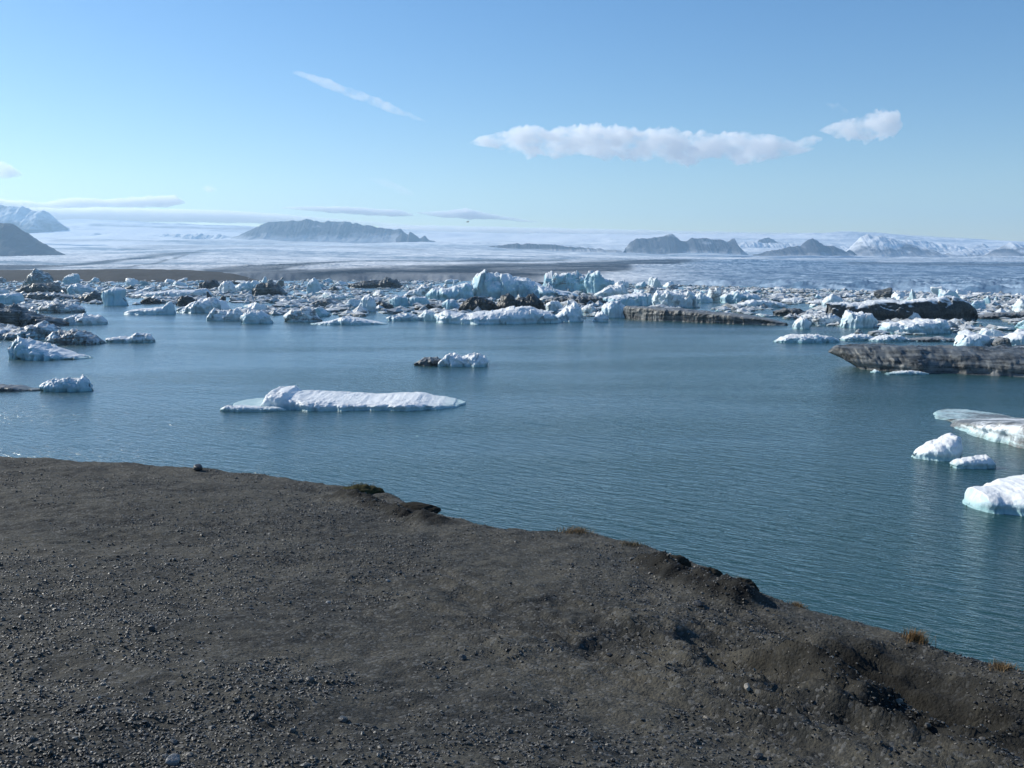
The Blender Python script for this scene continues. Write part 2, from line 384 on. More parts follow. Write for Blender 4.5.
build_mountain([(624, 249), (629, 242), (634, 238.8), (645, 238.5), (655, 237.5), (664, 236), (671, 235.5), (677, 239), (684, 241), (690, 238.5), (695, 239.5), (700, 238.5), (712, 240.5), (718, 240), (724, 242), (732, 239), (736, 246), (744, 254)], 256, 9300, 420, 0.3, 6)
build_mountain([(752, 246), (757, 239.5), (762, 237.5), (770, 240), (778, 243), (786, 246), (794, 250)], 249, 11400, 300, 0.2, 7)
build_mountain([(742, 258), (760, 253), (780, 249), (797, 246), (803, 241.5), (809, 239.2), (815, 242), (822, 245.5), (830, 246.5), (840, 251), (848, 254), (856, 259)], 259, 8800, 380, 0.3, 8)
build_mountain([(846, 250), (852, 243), (858, 237.5), (864, 235.2), (872, 235.5), (882, 237.5), (896, 242), (908, 245), (922, 248.5), (932, 252), (940, 257), (948, 259)], 258, 9500, 500, 0.72, 9)
build_mountain([(955, 256), (966, 249), (974, 245), (980, 244.5), (990, 250)], 254, 11500, 300, 0.5, 10)
build_mountain([(975, 258), (988, 251), (998, 246), (1005, 243.2), (1013, 243.5), (1020, 247), (1040, 250), (1100, 246), (1180, 257)], 258, 9500, 450, 0.5, 11)
build_mountain([(690, 256), (720, 250), (735, 243), (750, 241.5), (765, 244), (800, 243), (840, 247), (870, 243), (900, 240), (930, 243), (960, 247), (1000, 250), (1060, 246), (1150, 256)], 258, 11000, 500, 0.9, 14, amp=2.0)
build_mountain([(930, 257), (948, 252), (965, 249), (985, 251), (1005, 255)], 258, 9800, 300, 0.7, 15)
build_mountain([(50, 246), (75, 238), (100, 234), (150, 236), (200, 234), (250, 238), (300, 246)], 246, 10800, 500, 0.85, 16, amp=2.0)
build_mountain([(1200, 252), (1300, 240), (1420, 248)], 255, 9500, 500, 0.3, 12)

# ------------------------------------------------------------------ haze
def build_haze():
    bm_v = []; x, y0, y1, z0, z1 = 9800, -700, 13800, -9, 740
    V = [[sx * x, yy, zz] for zz in (z0, z1) for sx, yy in ((-1, y0), (1, y0), (1, y1), (-1, y1))]
    Fc = [[0, 3, 2, 1], [4, 5, 6, 7], [0, 1, 5, 4], [1, 2, 6, 5], [2, 3, 7, 6], [3, 0, 4, 7]]
    m = NT('air_haze'); pv = m.n('ShaderNodeVolumePrincipled', ins={'Color': (0.48, 0.74, 1.0, 1), 'Density': HAZE_DENSITY, 'Anisotropy': 0.3})
    m.l(pv.outputs[0], m.out.inputs['Volume'])
    tag(link('haze', mesh_from('haze', V, Fc, m.m, False)), kind='stuff')
build_haze()

# ------------------------------------------------------------------ clouds (volumes beyond the haze)
def cloud_mat(density, wisp=False, tint=(1.0, 1.0, 1.0)):
    m = NT('cloud_vapour'); g = m.n('ShaderNodeNewGeometry')
    dn = density
    if wisp:
        nn = m.noise(m.scale(g.outputs['Position'], 1, 1, 1.5), 0.006, 6, 0.62)
        dn = m.math('MULTIPLY', m.rng(nn, 0.36, 0.62), density * 2.0)
    pv = m.n('ShaderNodeVolumePrincipled', ins={'Color': (*tint, 1), 'Density': dn, 'Anisotropy': 0.35 if wisp else 0.5})
    m.l(pv.outputs[0], m.out.inputs['Volume']); return m.m
def build_cloud(top, bot, Y, density, label, seed, dep=0.5, lump=0.35, size=14, group=None):
    px = np.array([p[0] for p in top], float)
    x0, x1 = px[0], px[-1]; nu = int(max(60, (x1 - x0) * 2.2)); nv = 96
    s = np.linspace(0, 1, nu)[:, None]; X = x0 + (x1 - x0) * s
    T = np.interp(X, px, [p[1] for p in top]); B = np.interp(X, [p[0] for p in bot], [p[1] for p in bot])
    k = Y / 1000
    zc = EYE + (HOR - (T + B) / 2) * k; hh = np.maximum((B - T) / 2 * k, 0.02 * k)
    a = np.linspace(0, 2 * math.pi, nv, endpoint=False)[None, :]
    hd = np.maximum(hh, 0.02 * k) * dep * 2
    xw = (X - 512) * k + 0 * a; yy = Y + hd * np.cos(a); Z = zc + hh * np.sin(a)
    q = size * k
    n = 0.75 - 1.1 * worley(xw / q, yy / q, Z / (q * .7), seed) + 0.55 * (0.6 - worley(xw / q * 2.7, yy / q * 2.7, Z / q * 3.2, seed + 4)) + 0.35 * fbm(xw / q * 4, yy / q * 4, Z / q * 4, seed, 4, 0.6)
    edge = np.sin(np.clip(s, 0, 1) * math.pi) ** 0.3
    Z = Z + np.sin(a) * n * hh * lump * 1.6 * edge; yy = yy + np.cos(a) * n * hd * lump * edge
    xw = xw + vnoise(xw / q * 2, yy / q * 2, Z / q * 2, seed + 5) * hh * 0.3 * edge
    Z[0] = zc[0]; Z[-1] = zc[-1]; yy[0] = Y; yy[-1] = Y; xw[0] = (x0 - 512) * k; xw[-1] = (x1 - 512) * k
    V = np.stack([xw, yy, Z], -1).reshape(-1, 3)
    o = link('cloud', mesh_from('cloud', V, grid_faces(nu, nv, True)[:, ::-1], cloud_mat(density, Y < 10000), True))
    return tag(o, label, 'cloud', group)
build_cloud([(470, 146), (480, 140), (495, 138), (515, 134), (528, 129), (545, 136), (575, 133), (590, 128), (606, 132), (640, 136), (652, 135), (700, 139), (740, 138), (775, 141), (795, 148), (808, 151)],
            [(470, 147), (490, 151), (530, 157), (580, 157), (625, 160), (660, 161), (682, 167), (710, 159), (735, 165), (760, 163), (785, 159), (808, 153)],
            9000, 0.0085, 'long flat white puffy cloud, the largest in the open blue sky', 101, 0.6, 0.38, 14)
build_cloud([(812, 134), (818, 131), (838, 126), (858, 122), (875, 118), (886, 119), (894, 128)], [(812, 135), (830, 140), (860, 141), (885, 139), (894, 131)],
            9000, 0.0075, 'small white puffy cloud just right of the long flat cloud', 102, 0.6, 0.5, 10)
build_cloud([(784, 147), (797, 142), (806, 140), (816, 141)], [(784, 150), (800, 151), (816, 144)], 9000, 0.007, 'faint scrap of cloud bridging the long cloud and the smaller one', 103, 0.6, 0.4, 8)
build_cloud([(-30, 170), (-5, 166), (8, 164), (20, 168), (31, 176)], [(-30, 178), (0, 180), (20, 180), (31, 178)], 9000, 0.0075, 'small white puffy cloud cut by the left frame edge above the mountains', 104, 0.6, 0.4, 8)
build_cloud([(-80, 201), (0, 200), (50, 204), (75, 200), (110, 200.5), (150, 198.5), (180, 197), (190, 203)], [(-80, 208), (0, 208), (60, 209), (120, 208), (170, 208), (190, 205)], 15000, 0.011, 'lumpy white strip of cloud topping the low bank over the left mountains', 105, 0.8, 0.35, 8)
build_cloud([(-160, 206), (0, 207), (120, 209), (220, 211), (280, 214.5), (330, 219), (420, 226)], [(-160, 224), (0, 224), (140, 223), (250, 224), (330, 225), (420, 228)], 15400, 0.009, 'long smooth grey-white cloud bank lying on the ice cap at left', 106, 0.8, 0.12, 30)
build_cloud([(284, 208.5), (310, 207.5), (350, 208), (400, 211), (415, 215)], [(284, 209.5), (330, 213.5), (370, 216), (400, 217.5), (415, 217)], 15000, 0.016, 'thin white streak of cloud above the flat-topped blue mountain', 107, 0.8, 0.3, 10)
build_cloud([(418, 213), (450, 212), (466, 209.5), (480, 213), (505, 217), (540, 223)], [(418, 215), (450, 219), (490, 220), (540, 224)], 15000, 0.016, 'thin ragged cloud streak behind the flying bird', 108, 0.8, 0.3, 10)
build_cloud([(380, 226), (460, 226.5), (600, 230), (760, 233), (900, 235), (1000, 241), (1060, 243)], [(380, 236), (600, 241), (760, 240), (900, 242), (1060, 247)], 15600, 0.010, 'long low white veil of cloud along the middle of the ice cap', 109, 0.8, 0.15, 30)
build_cloud([(289, 75), (300, 77), (330, 85), (370, 100), (400, 112), (428, 125)], [(289, 76), (300, 81), (330, 93), (370, 108), (400, 119), (428, 127)], 9000, 0.0025, 'slanting thin streak of cirrus high in the upper left sky', 110, 0.9, 0.5, 12)
build_cloud([(370, 179), (385, 180), (400, 186), (418, 195)], [(370, 181), (385, 187), (400, 194), (418, 199)], 9000, 0.0012, 'faint wisp of cloud above the thin streaks near the middle', 111, 0.8, 0.5, 8)
build_cloud([(207, 189), (214, 187), (222, 190)], [(207, 191), (214, 194), (222, 192)], 9000, 0.004, 'tiny white cloud puff over the left cloud bank', 112, 0.8, 0.5, 5)
build_cloud([(818, 108), (828, 109), (840, 115)], [(818, 110), (828, 116), (840, 118)], 9000, 0.0015, 'faint small wisp above the small puffy cloud', 113, 0.8, 0.5, 6)

# ------------------------------------------------------------------ icebergs
bergs = []      # (px centre, waterline row, width px, object, short description)
def paint(o, dirt, blue, cap): o.color = (dirt, blue, cap, 1)
def berg(name, x0, x1, yw, prof, dep, dirt, blue, cap, label, cat='iceberg', group=None, seed=None, rough=1.0, boxy=0.55, yw1=None, short=None, lump=1.0, skirt=0.12, plan=2.4, over=0.0):
    """x0..x1 image columns of its ends, yw waterline row, prof [(fraction, top row)], dep = depth / width."""
    seed = seed if seed is not None else (int(x0 * 7 + yw * 13) % 9973)
    yw1 = yw1 if yw1 is not None else yw
    A = on_water(x0, yw); B = on_water(x1, yw1)
    ax = B - A; W = float(np.hypot(*ax)); ax = ax / W; nrm = np.array([-ax[1], ax[0]])
    D = W * dep * (1.5 if cat == 'ice floe' and not over else 1.25); hd0 = D / 2
    nu = int(np.clip((x1 - x0) * 1.8, 40, 300)); nv = 64
    s = np.linspace(0, 1, nu)[:, None]
    # plan outline
    e = (1 - np.abs(2 * s - 1) ** plan) ** 0.5
    hd = hd0 * (e * (1 + 0.28 * fbm(s * 5, seed, 0, seed, 3)) + 0.03)
    fy = A[1] + (B[1] - A[1]) * s
    tops = np.interp(s[:, 0], [p[0] for p in prof], [p[1] for p in prof])[:, None]
    H = np.maximum(EYE + (HOR - tops) / 1000 * (fy + hd0 * (0.9 if boxy > 0.65 else 1.35)), 0.12 * W * 0.03 + 0.15)
    t = np.linspace(0, 1, nv)[None, :]
    nb = 0.16                                     # share of rows below the waterline on each side
    tt = np.clip((t - nb) / (1 - 2 * nb), 0, 1); a = math.pi * tt
    c = np.cos(a); sn = np.sin(a)
    yy = -np.sign(c) * np.abs(c) ** boxy * hd; zz = H * np.abs(sn) ** boxy
    under = np.where(t < nb, (nb - t) / nb, np.where(t > 1 - nb, (t - 1 + nb) / nb, 0))
    sd = np.where(t < 0.5, -1, 1)
    zz = zz - under * (1.2 + 0.4 * H); yy = yy + sd * under * hd0 * skirt * 3 * e
    px_m = float(A[1]) / 1000
    Hm = float(H.max())
    xs = s * W + 0 * t
    # large carving + fine weathering
    q = max(Hm * 1.1, 3 * px_m)
    d1 = fbm(xs / q, yy / q, zz / q + seed, seed, 4, 0.55, mode=1) - 0.1
    d2 = fbm(xs / (q * .35), yy / (q * .35), zz / (q * .5) + seed, seed + 7, 4, 0.6)
    d3 = fbm(xs / (q * 1.1), yy / (q * 1.1), seed, seed + 11, 3, 0.5)
    d4 = fbm(xs / (q * .14), yy / (q * .14), zz / (q * .2) + seed, seed + 19, 3, 0.6, mode=1)
    wp = 0.25 * d2
    d5 = 0.62 * facet(xs / (q * .55) + wp, yy / (q * .55), zz / (q * .5) + seed + wp, seed + 23); d6 = 0.6 - worley(xs / (q * .2), yy / (q * .2), zz / (q * .2) + seed, seed + 29)
    up = np.abs(sn) * (under == 0)
    side = (1 - up ** 2)
    zz = zz + up * Hm * lump * (0.20 * d1 + 0.12 * d2 * rough + 0.05 * d4 * rough + 0.30 * d5 * rough + 0.07 * d6 * rough) * np.clip(H / Hm, 0.2, 1)
    yy = yy - np.sign(c) * side * (0.36 * d3 + 0.20 * d1 + 0.14 * d2 * rough + 0.06 * d4 * rough + 0.42 * d5 * rough + 0.12 * d6 * rough) * min(hd0, Hm * 1.2) * lump
    # melt notch just above the water
    zz = zz * np.where(zz > 0, 0.9 if yw < 345 else 1.0, 1)
    notch = np.exp(-((zz - 0.12 * Hm) / (0.12 * Hm)) ** 2) * (under == 0)
    yy = yy + np.sign(c) * notch * min(0.12 * Hm, 0.3 * hd0)
    xs = xs + fbm(yy / q, zz / q, seed, seed + 3, 3) * 0.06 * Hm * e + 0.25 * Hm * vnoise(zz / Hm * 2, yy / q, seed, seed) * (1 - e) * 0.8
    if over: xs = xs + over * W * (1 - np.clip(zz / H, 0, 1)) * np.exp(-s / 0.12)
    shift = hd0 * 0.95
    ctr = (A + B) / 2
    lx = xs - W / 2; ly = yy + shift
    gx = lx; gy = ly
    V = np.stack([gx, gy, zz], -1).reshape(-1, 3)
    # end caps
    V = np.vstack([V, [[V[:nv, 0].mean(), V[:nv, 1].mean(), V[:nv, 2].mean()]], [[V[-nv:, 0].mean(), V[-nv:, 1].mean(), V[-nv:, 2].mean()]]])
    Fq = grid_faces(nu, nv)
    n0 = nu * nv; j = np.arange(nv); j2 = (j + 1) % nv
    capA = np.stack([j, np.full(nv, n0), np.full(nv, n0), j2], -1)
    me = mesh_from(name, V, Fq, ICE, True)
    o = link(name, me)
    o.location = (ctr[0], ctr[1], 0); o.rotation_euler = (0, 0, math.atan2(ax[1], ax[0]))
    paint(o, dirt, blue, cap); tag(o, label, cat, group)
    bergs.append(((x0 + x1) / 2, max(yw, yw1), x1 - x0, o, short or label))
    return o
B_ = berg
# --- open-water pieces
B_('ice_floe', 223, 462, 410, [(0, 406), (.02, 403), (.1, 400), (.15, 399), (.17, 388.5), (.24, 388), (.27, 392), (.4, 394), (.52, 395.5), (.6, 396.5), (.72, 395), (.8, 395), (.86, 397.5), (.96, 399), (1, 405)], 0.26, 0.0, 0.15, 0.9,
   'long low white ice floe with a hump near one end, alone on open water', 'ice floe', short='the long white floe', lump=0.9, boxy=0.4, rough=0.35, plan=5)
B_('ice_floe', 218, 285, 412, [(0, 409), (.1, 405.5), (.5, 406.5), (.9, 407.5), (1, 410)], 0.16, 0.0, 0.15, 0.9,
   'thin white ice ledge lying against the humped end of the long white floe', 'ice floe', lump=0.5)
B_('iceberg', 413, 452, 366, [(0, 363), (.3, 358), (.6, 358), (1, 362)], 0.35, 0.85, 0.2, 0.2,
   'dark dirty ice wedge joined to a small white lump in mid lagoon', short='the dark wedge in mid lagoon')
B_('iceberg', 436, 487, 367, [(0, 361), (.2, 356), (.35, 354.5), (.5, 357.5), (.62, 355), (.8, 354), (.95, 356), (1, 362)], 0.45, 0.12, 0.3, 0.7,
   'small white double-humped berg alone in mid lagoon beyond the long floe', short='the small berg in mid lagoon')
B_('ice_chunk', 409, 424, 437, [(0, 437), (.5, 435.6), (1, 437)], 0.5, 0.35, 0.8, 0.0,
   'nearly sunken greenish ice fragment awash below the long white floe', 'ice chunk', lump=0.3).location.z = -0.14
B_('ice_floe', 901, 1120, 411, [(0, 410), (.08, 407.5), (.2, 409), (.4, 411), (.55, 411.5), (.75, 412), (1, 414)], 0.22, 0.42, 0.15, 0.0,
   'grey-topped tapering ice slab pointing into open water at the right edge', 'ice floe', yw1=474, short='the grey-topped slab', lump=0.5, boxy=0.35, rough=0.5)
B_('iceberg', 919, 967, 461, [(0, 457), (.2, 450), (.45, 444), (.7, 440), (.85, 436), (.93, 438), (1, 452)], 0.55, 0.0, 0.35, 0.8,
   'white wedge of ice with a raised tip, below the grey-topped slab', short='the white wedge', lump=0.7, boxy=0.7, rough=0.6)
B_('ice_chunk', 955, 999, 469, [(0, 465), (.2, 460), (.5, 458.5), (.85, 457), (1, 463)], 0.4, 0.0, 0.2, 0.8,
   'small flat white ice piece just right of the white wedge', 'ice chunk', lump=0.7, rough=0.6)
B_('ice_floe', 984, 1120, 516, [(0, 508), (.08, 490), (.25, 488), (.4, 483), (.55, 479), (.8, 478), (1, 480)], 0.42, 0.0, 0.6, 0.75,
   'large white and turquoise floe nearest the gravel bluff at the right edge', 'ice floe', short='the nearest turquoise floe', lump=0.6, skirt=0.45, rough=0.35)
# --- left side, open edge
B_('iceberg', 2, 82, 360, [(0, 350), (.05, 339), (.12, 338), (.25, 342), (.4, 345), (.6, 350), (.8, 354), (1, 357)], 0.4, 0.04, 0.9, 0.6,
   'turquoise wedge-shaped berg, tall at one end, tapering low over open water', short='the turquoise wedge', boxy=0.5)
B_('iceberg', 36, 87, 392, [(0, 386), (.15, 382), (.3, 379), (.5, 380), (.65, 378.5), (.85, 379), (1, 384)], 0.35, 0.08, 0.85, 0.8,
   'low turquoise berg with a white crust, nearest the shore at left', short='the low crusted berg', boxy=0.45)
B_('ice_floe', -60, 36, 392, [(0, 382), (.4, 384), (.75, 385.5), (.86, 388), (1, 388)], 0.2, 0.6, 0.3, 0.1,
   'flat dirt-streaked ice tongue joined to the low turquoise berg', 'ice floe', lump=0.5)
B_('iceberg', 40, 97, 345, [(0, 339), (.2, 331), (.35, 333), (.55, 331), (.8, 335), (1, 341)], 0.4, 0.5, 0.6, 0.3,
   'grey dirt-flecked low berg just behind the turquoise wedge', short='the dirt-flecked berg')
B_('iceberg', 102, 150, 343, [(0, 338), (.25, 336), (.5, 337), (.7, 332.5), (.9, 333), (1, 338)], 0.4, 0.3, 0.5, 0.3,
   'small crumbly berg set apart on the water right of the dirt-flecked berg', short='the crumbly berg')
B_('iceberg', 55, 101, 325, [(0, 321), (.2, 316), (.5, 314), (.9, 315.5), (1, 321)], 0.5, 0.3, 0.35, 0.6,
   'flat pitted whitish floe before the left pack of ice', short='the pitted flat floe')
B_('iceberg', -50, 50, 340, [(0, 318), (.5, 329), (.65, 326), (.8, 322), (.92, 328), (1, 336)], 0.5, 0.45, 0.85, 0.1,
   'curved blue ice berg with a dark sagging ridge at the left edge', short='the curved blue berg', boxy=0.7)
B_('iceberg', -40, 56, 327, [(0, 304), (.45, 305), (.6, 311), (.75, 316), (.9, 318), (1, 323)], 0.4, 0.72, 0.7, 0.1,
   'dark grey dirt-layered berg sloping to the water at the left edge', short='the dark layered berg', boxy=0.8)
B_('iceberg', 35, 79, 313, [(0, 308), (.2, 303), (.5, 302), (.8, 303.5), (1, 309)], 0.45, 0.45, 0.4, 0.4, 'lumpy grey-white berg with pale knobs behind the pitted flat floe', short='the knobbly grey berg')
B_('iceberg', 119, 171, 315, [(0, 312), (.2, 309), (.6, 307), (.8, 306), (.9, 301), (.97, 300.5), (1, 309)], 0.35, 0.04, 0.75, 0.5,
   'low blue floe with an upturned white horn at one end', short='the horned blue floe', boxy=0.7, lump=0.5)
B_('iceberg', 100, 122, 306, [(0, 291), (.1, 288), (.6, 287), (.9, 289), (1, 297)], 0.8, 0.0, 1.0, 0.5, 'upright pale blue ice block, glassy and square', short='the square glassy block', boxy=0.3, lump=0.6)
B_('iceberg', 139, 158, 304, [(0, 300), (.4, 297), (1, 300)], 0.6, 0.95, 0.2, 0.0, 'small near-black debris knob behind the horned blue floe', short='the black knob')
B_('iceberg', 175, 196, 306, [(0, 300), (.3, 295.5), (.7, 295.5), (1, 302)], 0.6, 0.88, 0.4, 0.0, 'dark green-black jagged berg behind the pale dome', short='the dark jagged berg')
B_('iceberg', 171, 226, 313, [(0, 309), (.25, 305), (.45, 300), (.65, 298), (.85, 301), (1, 308)], 0.5, 0.08, 0.5, 0.7, 'broad pale domed berg with crumbled skirts', short='the pale dome')
B_('iceberg', 204, 242, 321, [(0, 315), (.2, 309), (.5, 310), (.8, 309), (1, 315)], 0.5, 0.35, 0.4, 0.5, 'rough white-crusted berg in front of the pale dome', short='the crusted berg')
B_('iceberg', 238, 269, 324, [(0, 315), (.3, 311), (.7, 312), (.95, 314), (1, 320)], 0.5, 0.12, 0.7, 0.6, 'rounded blue-faced lump right of the crusted berg', short='the blue-faced lump')
B_('iceberg', 19, 50, 288, [(0, 284), (.25, 274), (.5, 270), (.65, 272), (.85, 277), (1, 285)], 0.6, 0.5, 0.8, 0.0, 'tall dark-topped peak of ice against the far brown moraine at left', short='the dark-topped peak')
B_('iceberg', 10, 60, 294, [(0, 291), (.2, 286), (.6, 283), (.8, 282), (1, 290)], 0.4, 0.8, 0.6, 0.1, 'black-sided whaleback berg below the dark-topped peak', short='the black whaleback')
B_('iceberg', 60, 77, 284, [(0, 281), (.3, 275), (.6, 273), (.9, 273.5), (1, 282)], 0.6, 0.1, 0.9, 0.3, 'blue leaning pinnacle right of the dark-topped peak', short='the blue leaning pinnacle')
B_('iceberg', -8, 18, 304, [(0, 294), (.4, 293), (.75, 292.5), (.9, 295), (1, 300)], 0.7, 0.05, 0.95, 0.4, 'square blue block at the left edge above the dark layered berg', short='the square blue block', boxy=0.35, lump=0.6)
B_('iceberg', 15, 78, 300, [(0, 295), (.3, 292), (.6, 293), (1, 297)], 0.25, 0.62, 0.4, 0.5, 'long low blackened raft with a white crust right of the square blue block', short='the blackened raft')
B_('iceberg', 75, 101, 302, [(0, 297), (.4, 293), (.8, 292), (1, 298)], 0.6, 0.78, 0.3, 0.1, 'brown debris mound left of the square glassy block', short='the brown mound')
B_('iceberg', 62, 92, 294, [(0, 289), (.3, 284), (.7, 285), (1, 290)], 0.5, 0.25, 0.85, 0.2, 'pair of deep blue humps behind the brown mound', short='the deep blue humps')
B_('ice_floe', 125, 205, 297, [(0, 294), (.3, 291), (.6, 289.5), (.8, 289), (.92, 287.5), (1, 294)], 0.35, 0.04, 0.3, 0.9, 'wide flat snow-white floe in the left pack', 'ice floe', short='the wide snowy floe', lump=0.5)
B_('iceberg', 197, 218, 289, [(0, 283), (.3, 281), (.8, 281), (1, 285)], 0.6, 0.97, 0.1, 0.0, 'black block of debris-covered ice below the end of the moraine', short='the black block', boxy=0.35)
B_('iceberg', 217, 234, 293, [(0, 287), (.3, 282), (.7, 282), (1, 288)], 0.7, 0.28, 0.0, 0.5, 'cream-coloured round berg beside the black block', short='the cream berg')
B_('iceberg', 232, 262, 292, [(0, 287), (.3, 282), (.7, 280), (1, 288)], 0.5, 0.05, 0.7, 0.6, 'pale blue sloping berg right of the cream berg', short='the pale sloping berg')
B_('iceberg', 250, 284, 296, [(0, 290), (.2, 283), (.5, 281.5), (.75, 285), (1, 292)], 0.6, 0.7, 0.7, 0.0, 'dark green-grey mound with steep side beside the pale sloping berg', short='the green-grey mound')
# --- middle pack
B_('iceberg', 305, 320, 293, [(0, 288), (.25, 281), (.5, 278.5), (.75, 281), (1, 290)], 0.9, 0.02, 0.6, 0.3, 'tall pale ice spire standing above the left-middle pack', short='the pale spire')
B_('iceberg', 262, 267, 285, [(0, 281), (.4, 276), (.7, 277), (1, 283)], 0.9, 0.1, 0.6, 0.0, 'thin needle of ice rising behind the green-grey mound', short='the thin needle')
B_('iceberg', 282, 318, 322, [(0, 316), (.3, 308), (.6, 307), (.85, 309), (1, 317)], 0.5, 0.42, 0.4, 0.5, 'crumbling grey and white berg at the front of the pack', short='the crumbling grey berg')
B_('ice_floe', 307, 386, 325, [(0, 323), (.25, 320), (.45, 315), (.6, 317), (.8, 320), (1, 323)], 0.3, 0.06, 0.65, 0.7, 'smooth blue and white swell-backed floe at the pack front', 'ice floe', short='the swell-backed floe', lump=0.5)
B_('ice_floe', 305, 342, 307, [(0, 304), (.3, 299), (.6, 297.5), (1, 303)], 0.5, 0.55, 0.1, 0.2, 'brown-tinged flat floe behind the swell-backed floe', 'ice floe', short='the brown-tinged floe', lump=0.5)
B_('iceberg', 358, 376, 312, [(0, 305), (.3, 295), (.6, 294), (.85, 300), (1, 308)], 0.8, 0.04, 0.45, 0.6, 'white upright lump behind the swell-backed floe', short='the white upright lump')
B_('iceberg', 371, 393, 309, [(0, 304), (.4, 301), (1, 305)], 0.6, 0.85, 0.2, 0.1, 'low dark brown mound right of the white upright lump', short='the low dark brown mound')
B_('iceberg', 390, 409, 306, [(0, 298), (.2, 295.5), (.8, 296), (1, 300)], 0.6, 0.02, 1.0, 0.5, 'flat-topped blue block, left of a matching pair', short='the left blue block', boxy=0.35, lump=0.5)
B_('iceberg', 409, 429, 306, [(0, 297), (.2, 295.5), (.8, 296), (1, 301)], 0.6, 0.02, 1.0, 0.5, 'flat-topped blue block, right of a matching pair', short='the right blue block', boxy=0.35, lump=0.5)
B_('iceberg', 414, 443, 311, [(0, 307), (.5, 303.5), (1, 306)], 0.4, 0.75, 0.2, 0.2, 'low dark-sided slab below the pair of blue blocks', short='the low dark-sided slab')
B_('iceberg', 401, 432, 299, [(0, 296), (.3, 289), (.6, 284.5), (.9, 284), (1, 290)], 0.5, 0.4, 0.1, 0.5, 'tilted slab with dark parallel stripes down its sloping face', short='the striped tilted slab')
B_('iceberg', 347, 402, 288, [(0, 284), (.3, 281), (.55, 281), (.7, 278), (.85, 280), (1, 285)], 0.4, 0.8, 0.6, 0.0, 'long dark far-off berg at the back of the middle pack', short='the long dark far berg')
B_('iceberg', 425, 474, 301, [(0, 295), (.15, 287), (.5, 288), (.8, 283), (.95, 283), (1, 290)], 0.5, 0.05, 1.0, 0.5, 'deep blue broad berg left of the highest white berg', short='the deep blue broad berg')
B_('iceberg', 451, 456, 290, [(0, 288), (.45, 279), (.6, 279), (1, 288)], 0.9, 0.0, 0.2, 0.8, 'tiny white shark-fin spike standing on the skyline of the pack', short='the fin spike', lump=0.3)
B_('iceberg', 468, 580, 299, [(0, 292), (.04, 281), (.09, 275), (.25, 273.5), (.36, 276.5), (.5, 280), (.7, 286), (.85, 291), (.95, 293), (1, 296)], 0.4, 0.03, 0.85, 0.9,
   'largest white berg in the middle of the pack, blue cliff at its high end', short='the largest white berg', boxy=0.5)
B_('iceberg', 542, 590, 293, [(0, 285), (.1, 276), (.25, 274), (.5, 275.5), (.75, 274), (1, 280)], 0.5, 0.30, 1.0, 0.1, 'jagged blue and black streaked ice wall behind the largest white berg', short='the streaked ice wall', rough=1.2, boxy=0.35)
B_('iceberg', 586, 621, 294, [(0, 279), (.1, 273), (.35, 272.5), (.5, 276), (.8, 281), (1, 289)], 0.6, 0.04, 1.0, 0.2, 'turquoise tower sloping down beside the streaked ice wall', short='the turquoise tower', boxy=0.4)
B_('iceberg', 441, 458, 311, [(0, 303), (.3, 299), (.8, 300), (1, 306)], 0.7, 0.02, 1.0, 0.5, 'small bright blue cube of ice beside the black mounds', short='the bright blue cube', boxy=0.4)
B_('iceberg', 459, 499, 313, [(0, 306), (.2, 299), (.5, 297), (.8, 299), (1, 308)], 0.6, 0.99, 0.1, 0.0, 'widest black rubble mound behind the long front floe', short='the widest black mound')
B_('iceberg', 495, 519, 312, [(0, 305), (.3, 297), (.6, 294.5), (.85, 298), (1, 306)], 0.7, 0.97, 0.1, 0.0, 'pointed black rubble mound, middle one of three', short='the pointed black mound')
B_('iceberg', 516, 548, 312, [(0, 301), (.3, 295), (.55, 293.5), (.8, 298), (1, 307)], 0.6, 0.93, 0.1, 0.0, 'brown-black rubble mound with a rounded top, rightmost of three', short='the brown-black mound')
B_('iceberg', 545, 607, 306, [(0, 299), (.2, 297), (.6, 295.5), (.85, 296), (1, 301)], 0.35, 0.85, 0.1, 0.2, 'long dark debris ridge below the turquoise tower', short='the long debris ridge')
B_('ice_floe', 434, 562, 324, [(0, 314), (.08, 309), (.2, 312), (.4, 311), (.6, 306), (.75, 305.5), (.9, 310), (1, 318)], 0.32, 0.08, 0.65, 0.75,
   'long smooth white and blue floe in front of the black mounds', 'ice floe', short='the long front floe', lump=0.55, boxy=0.6)
B_('iceberg', 418, 438, 321, [(0, 315), (.4, 309), (.7, 310), (1, 316)], 0.6, 0.04, 0.6, 0.5, 'small white block at the left tip of the long front floe', short='the small tip block')
B_('iceberg', 386, 421, 321, [(0, 317), (.4, 313), (.8, 314), (1, 318)], 0.4, 0.05, 0.7, 0.7, 'low blue-white floe between the swell-backed floe and the long front floe', short='the low blue-white floe')
B_('iceberg', 546, 563, 311, [(0, 304), (.4, 299.5), (.8, 300), (1, 307)], 0.7, 0.02, 0.3, 0.7, 'round white snowball-like block before the long debris ridge', short='the round white block')
B_('iceberg', 556, 586, 322, [(0, 316), (.3, 308), (.6, 302), (.85, 306), (1, 316)], 0.6, 0.04, 0.5, 0.7, 'white crumbled heap of ice at the pack front', short='the white crumbled heap')
B_('iceberg', 582, 600, 315, [(0, 309), (.5, 302.5), (1, 309)], 0.7, 0.4, 0.5, 0.5, 'blue-grey shadowed lump right of the white crumbled heap', short='the blue-grey lump')
B_('iceberg', 594, 609, 322, [(0, 317), (.3, 312), (.6, 311), (1, 318)], 0.8, 0.02, 0.4, 0.7, 'small white bobbing block just left of the long dark slab', short='the bobbing block')
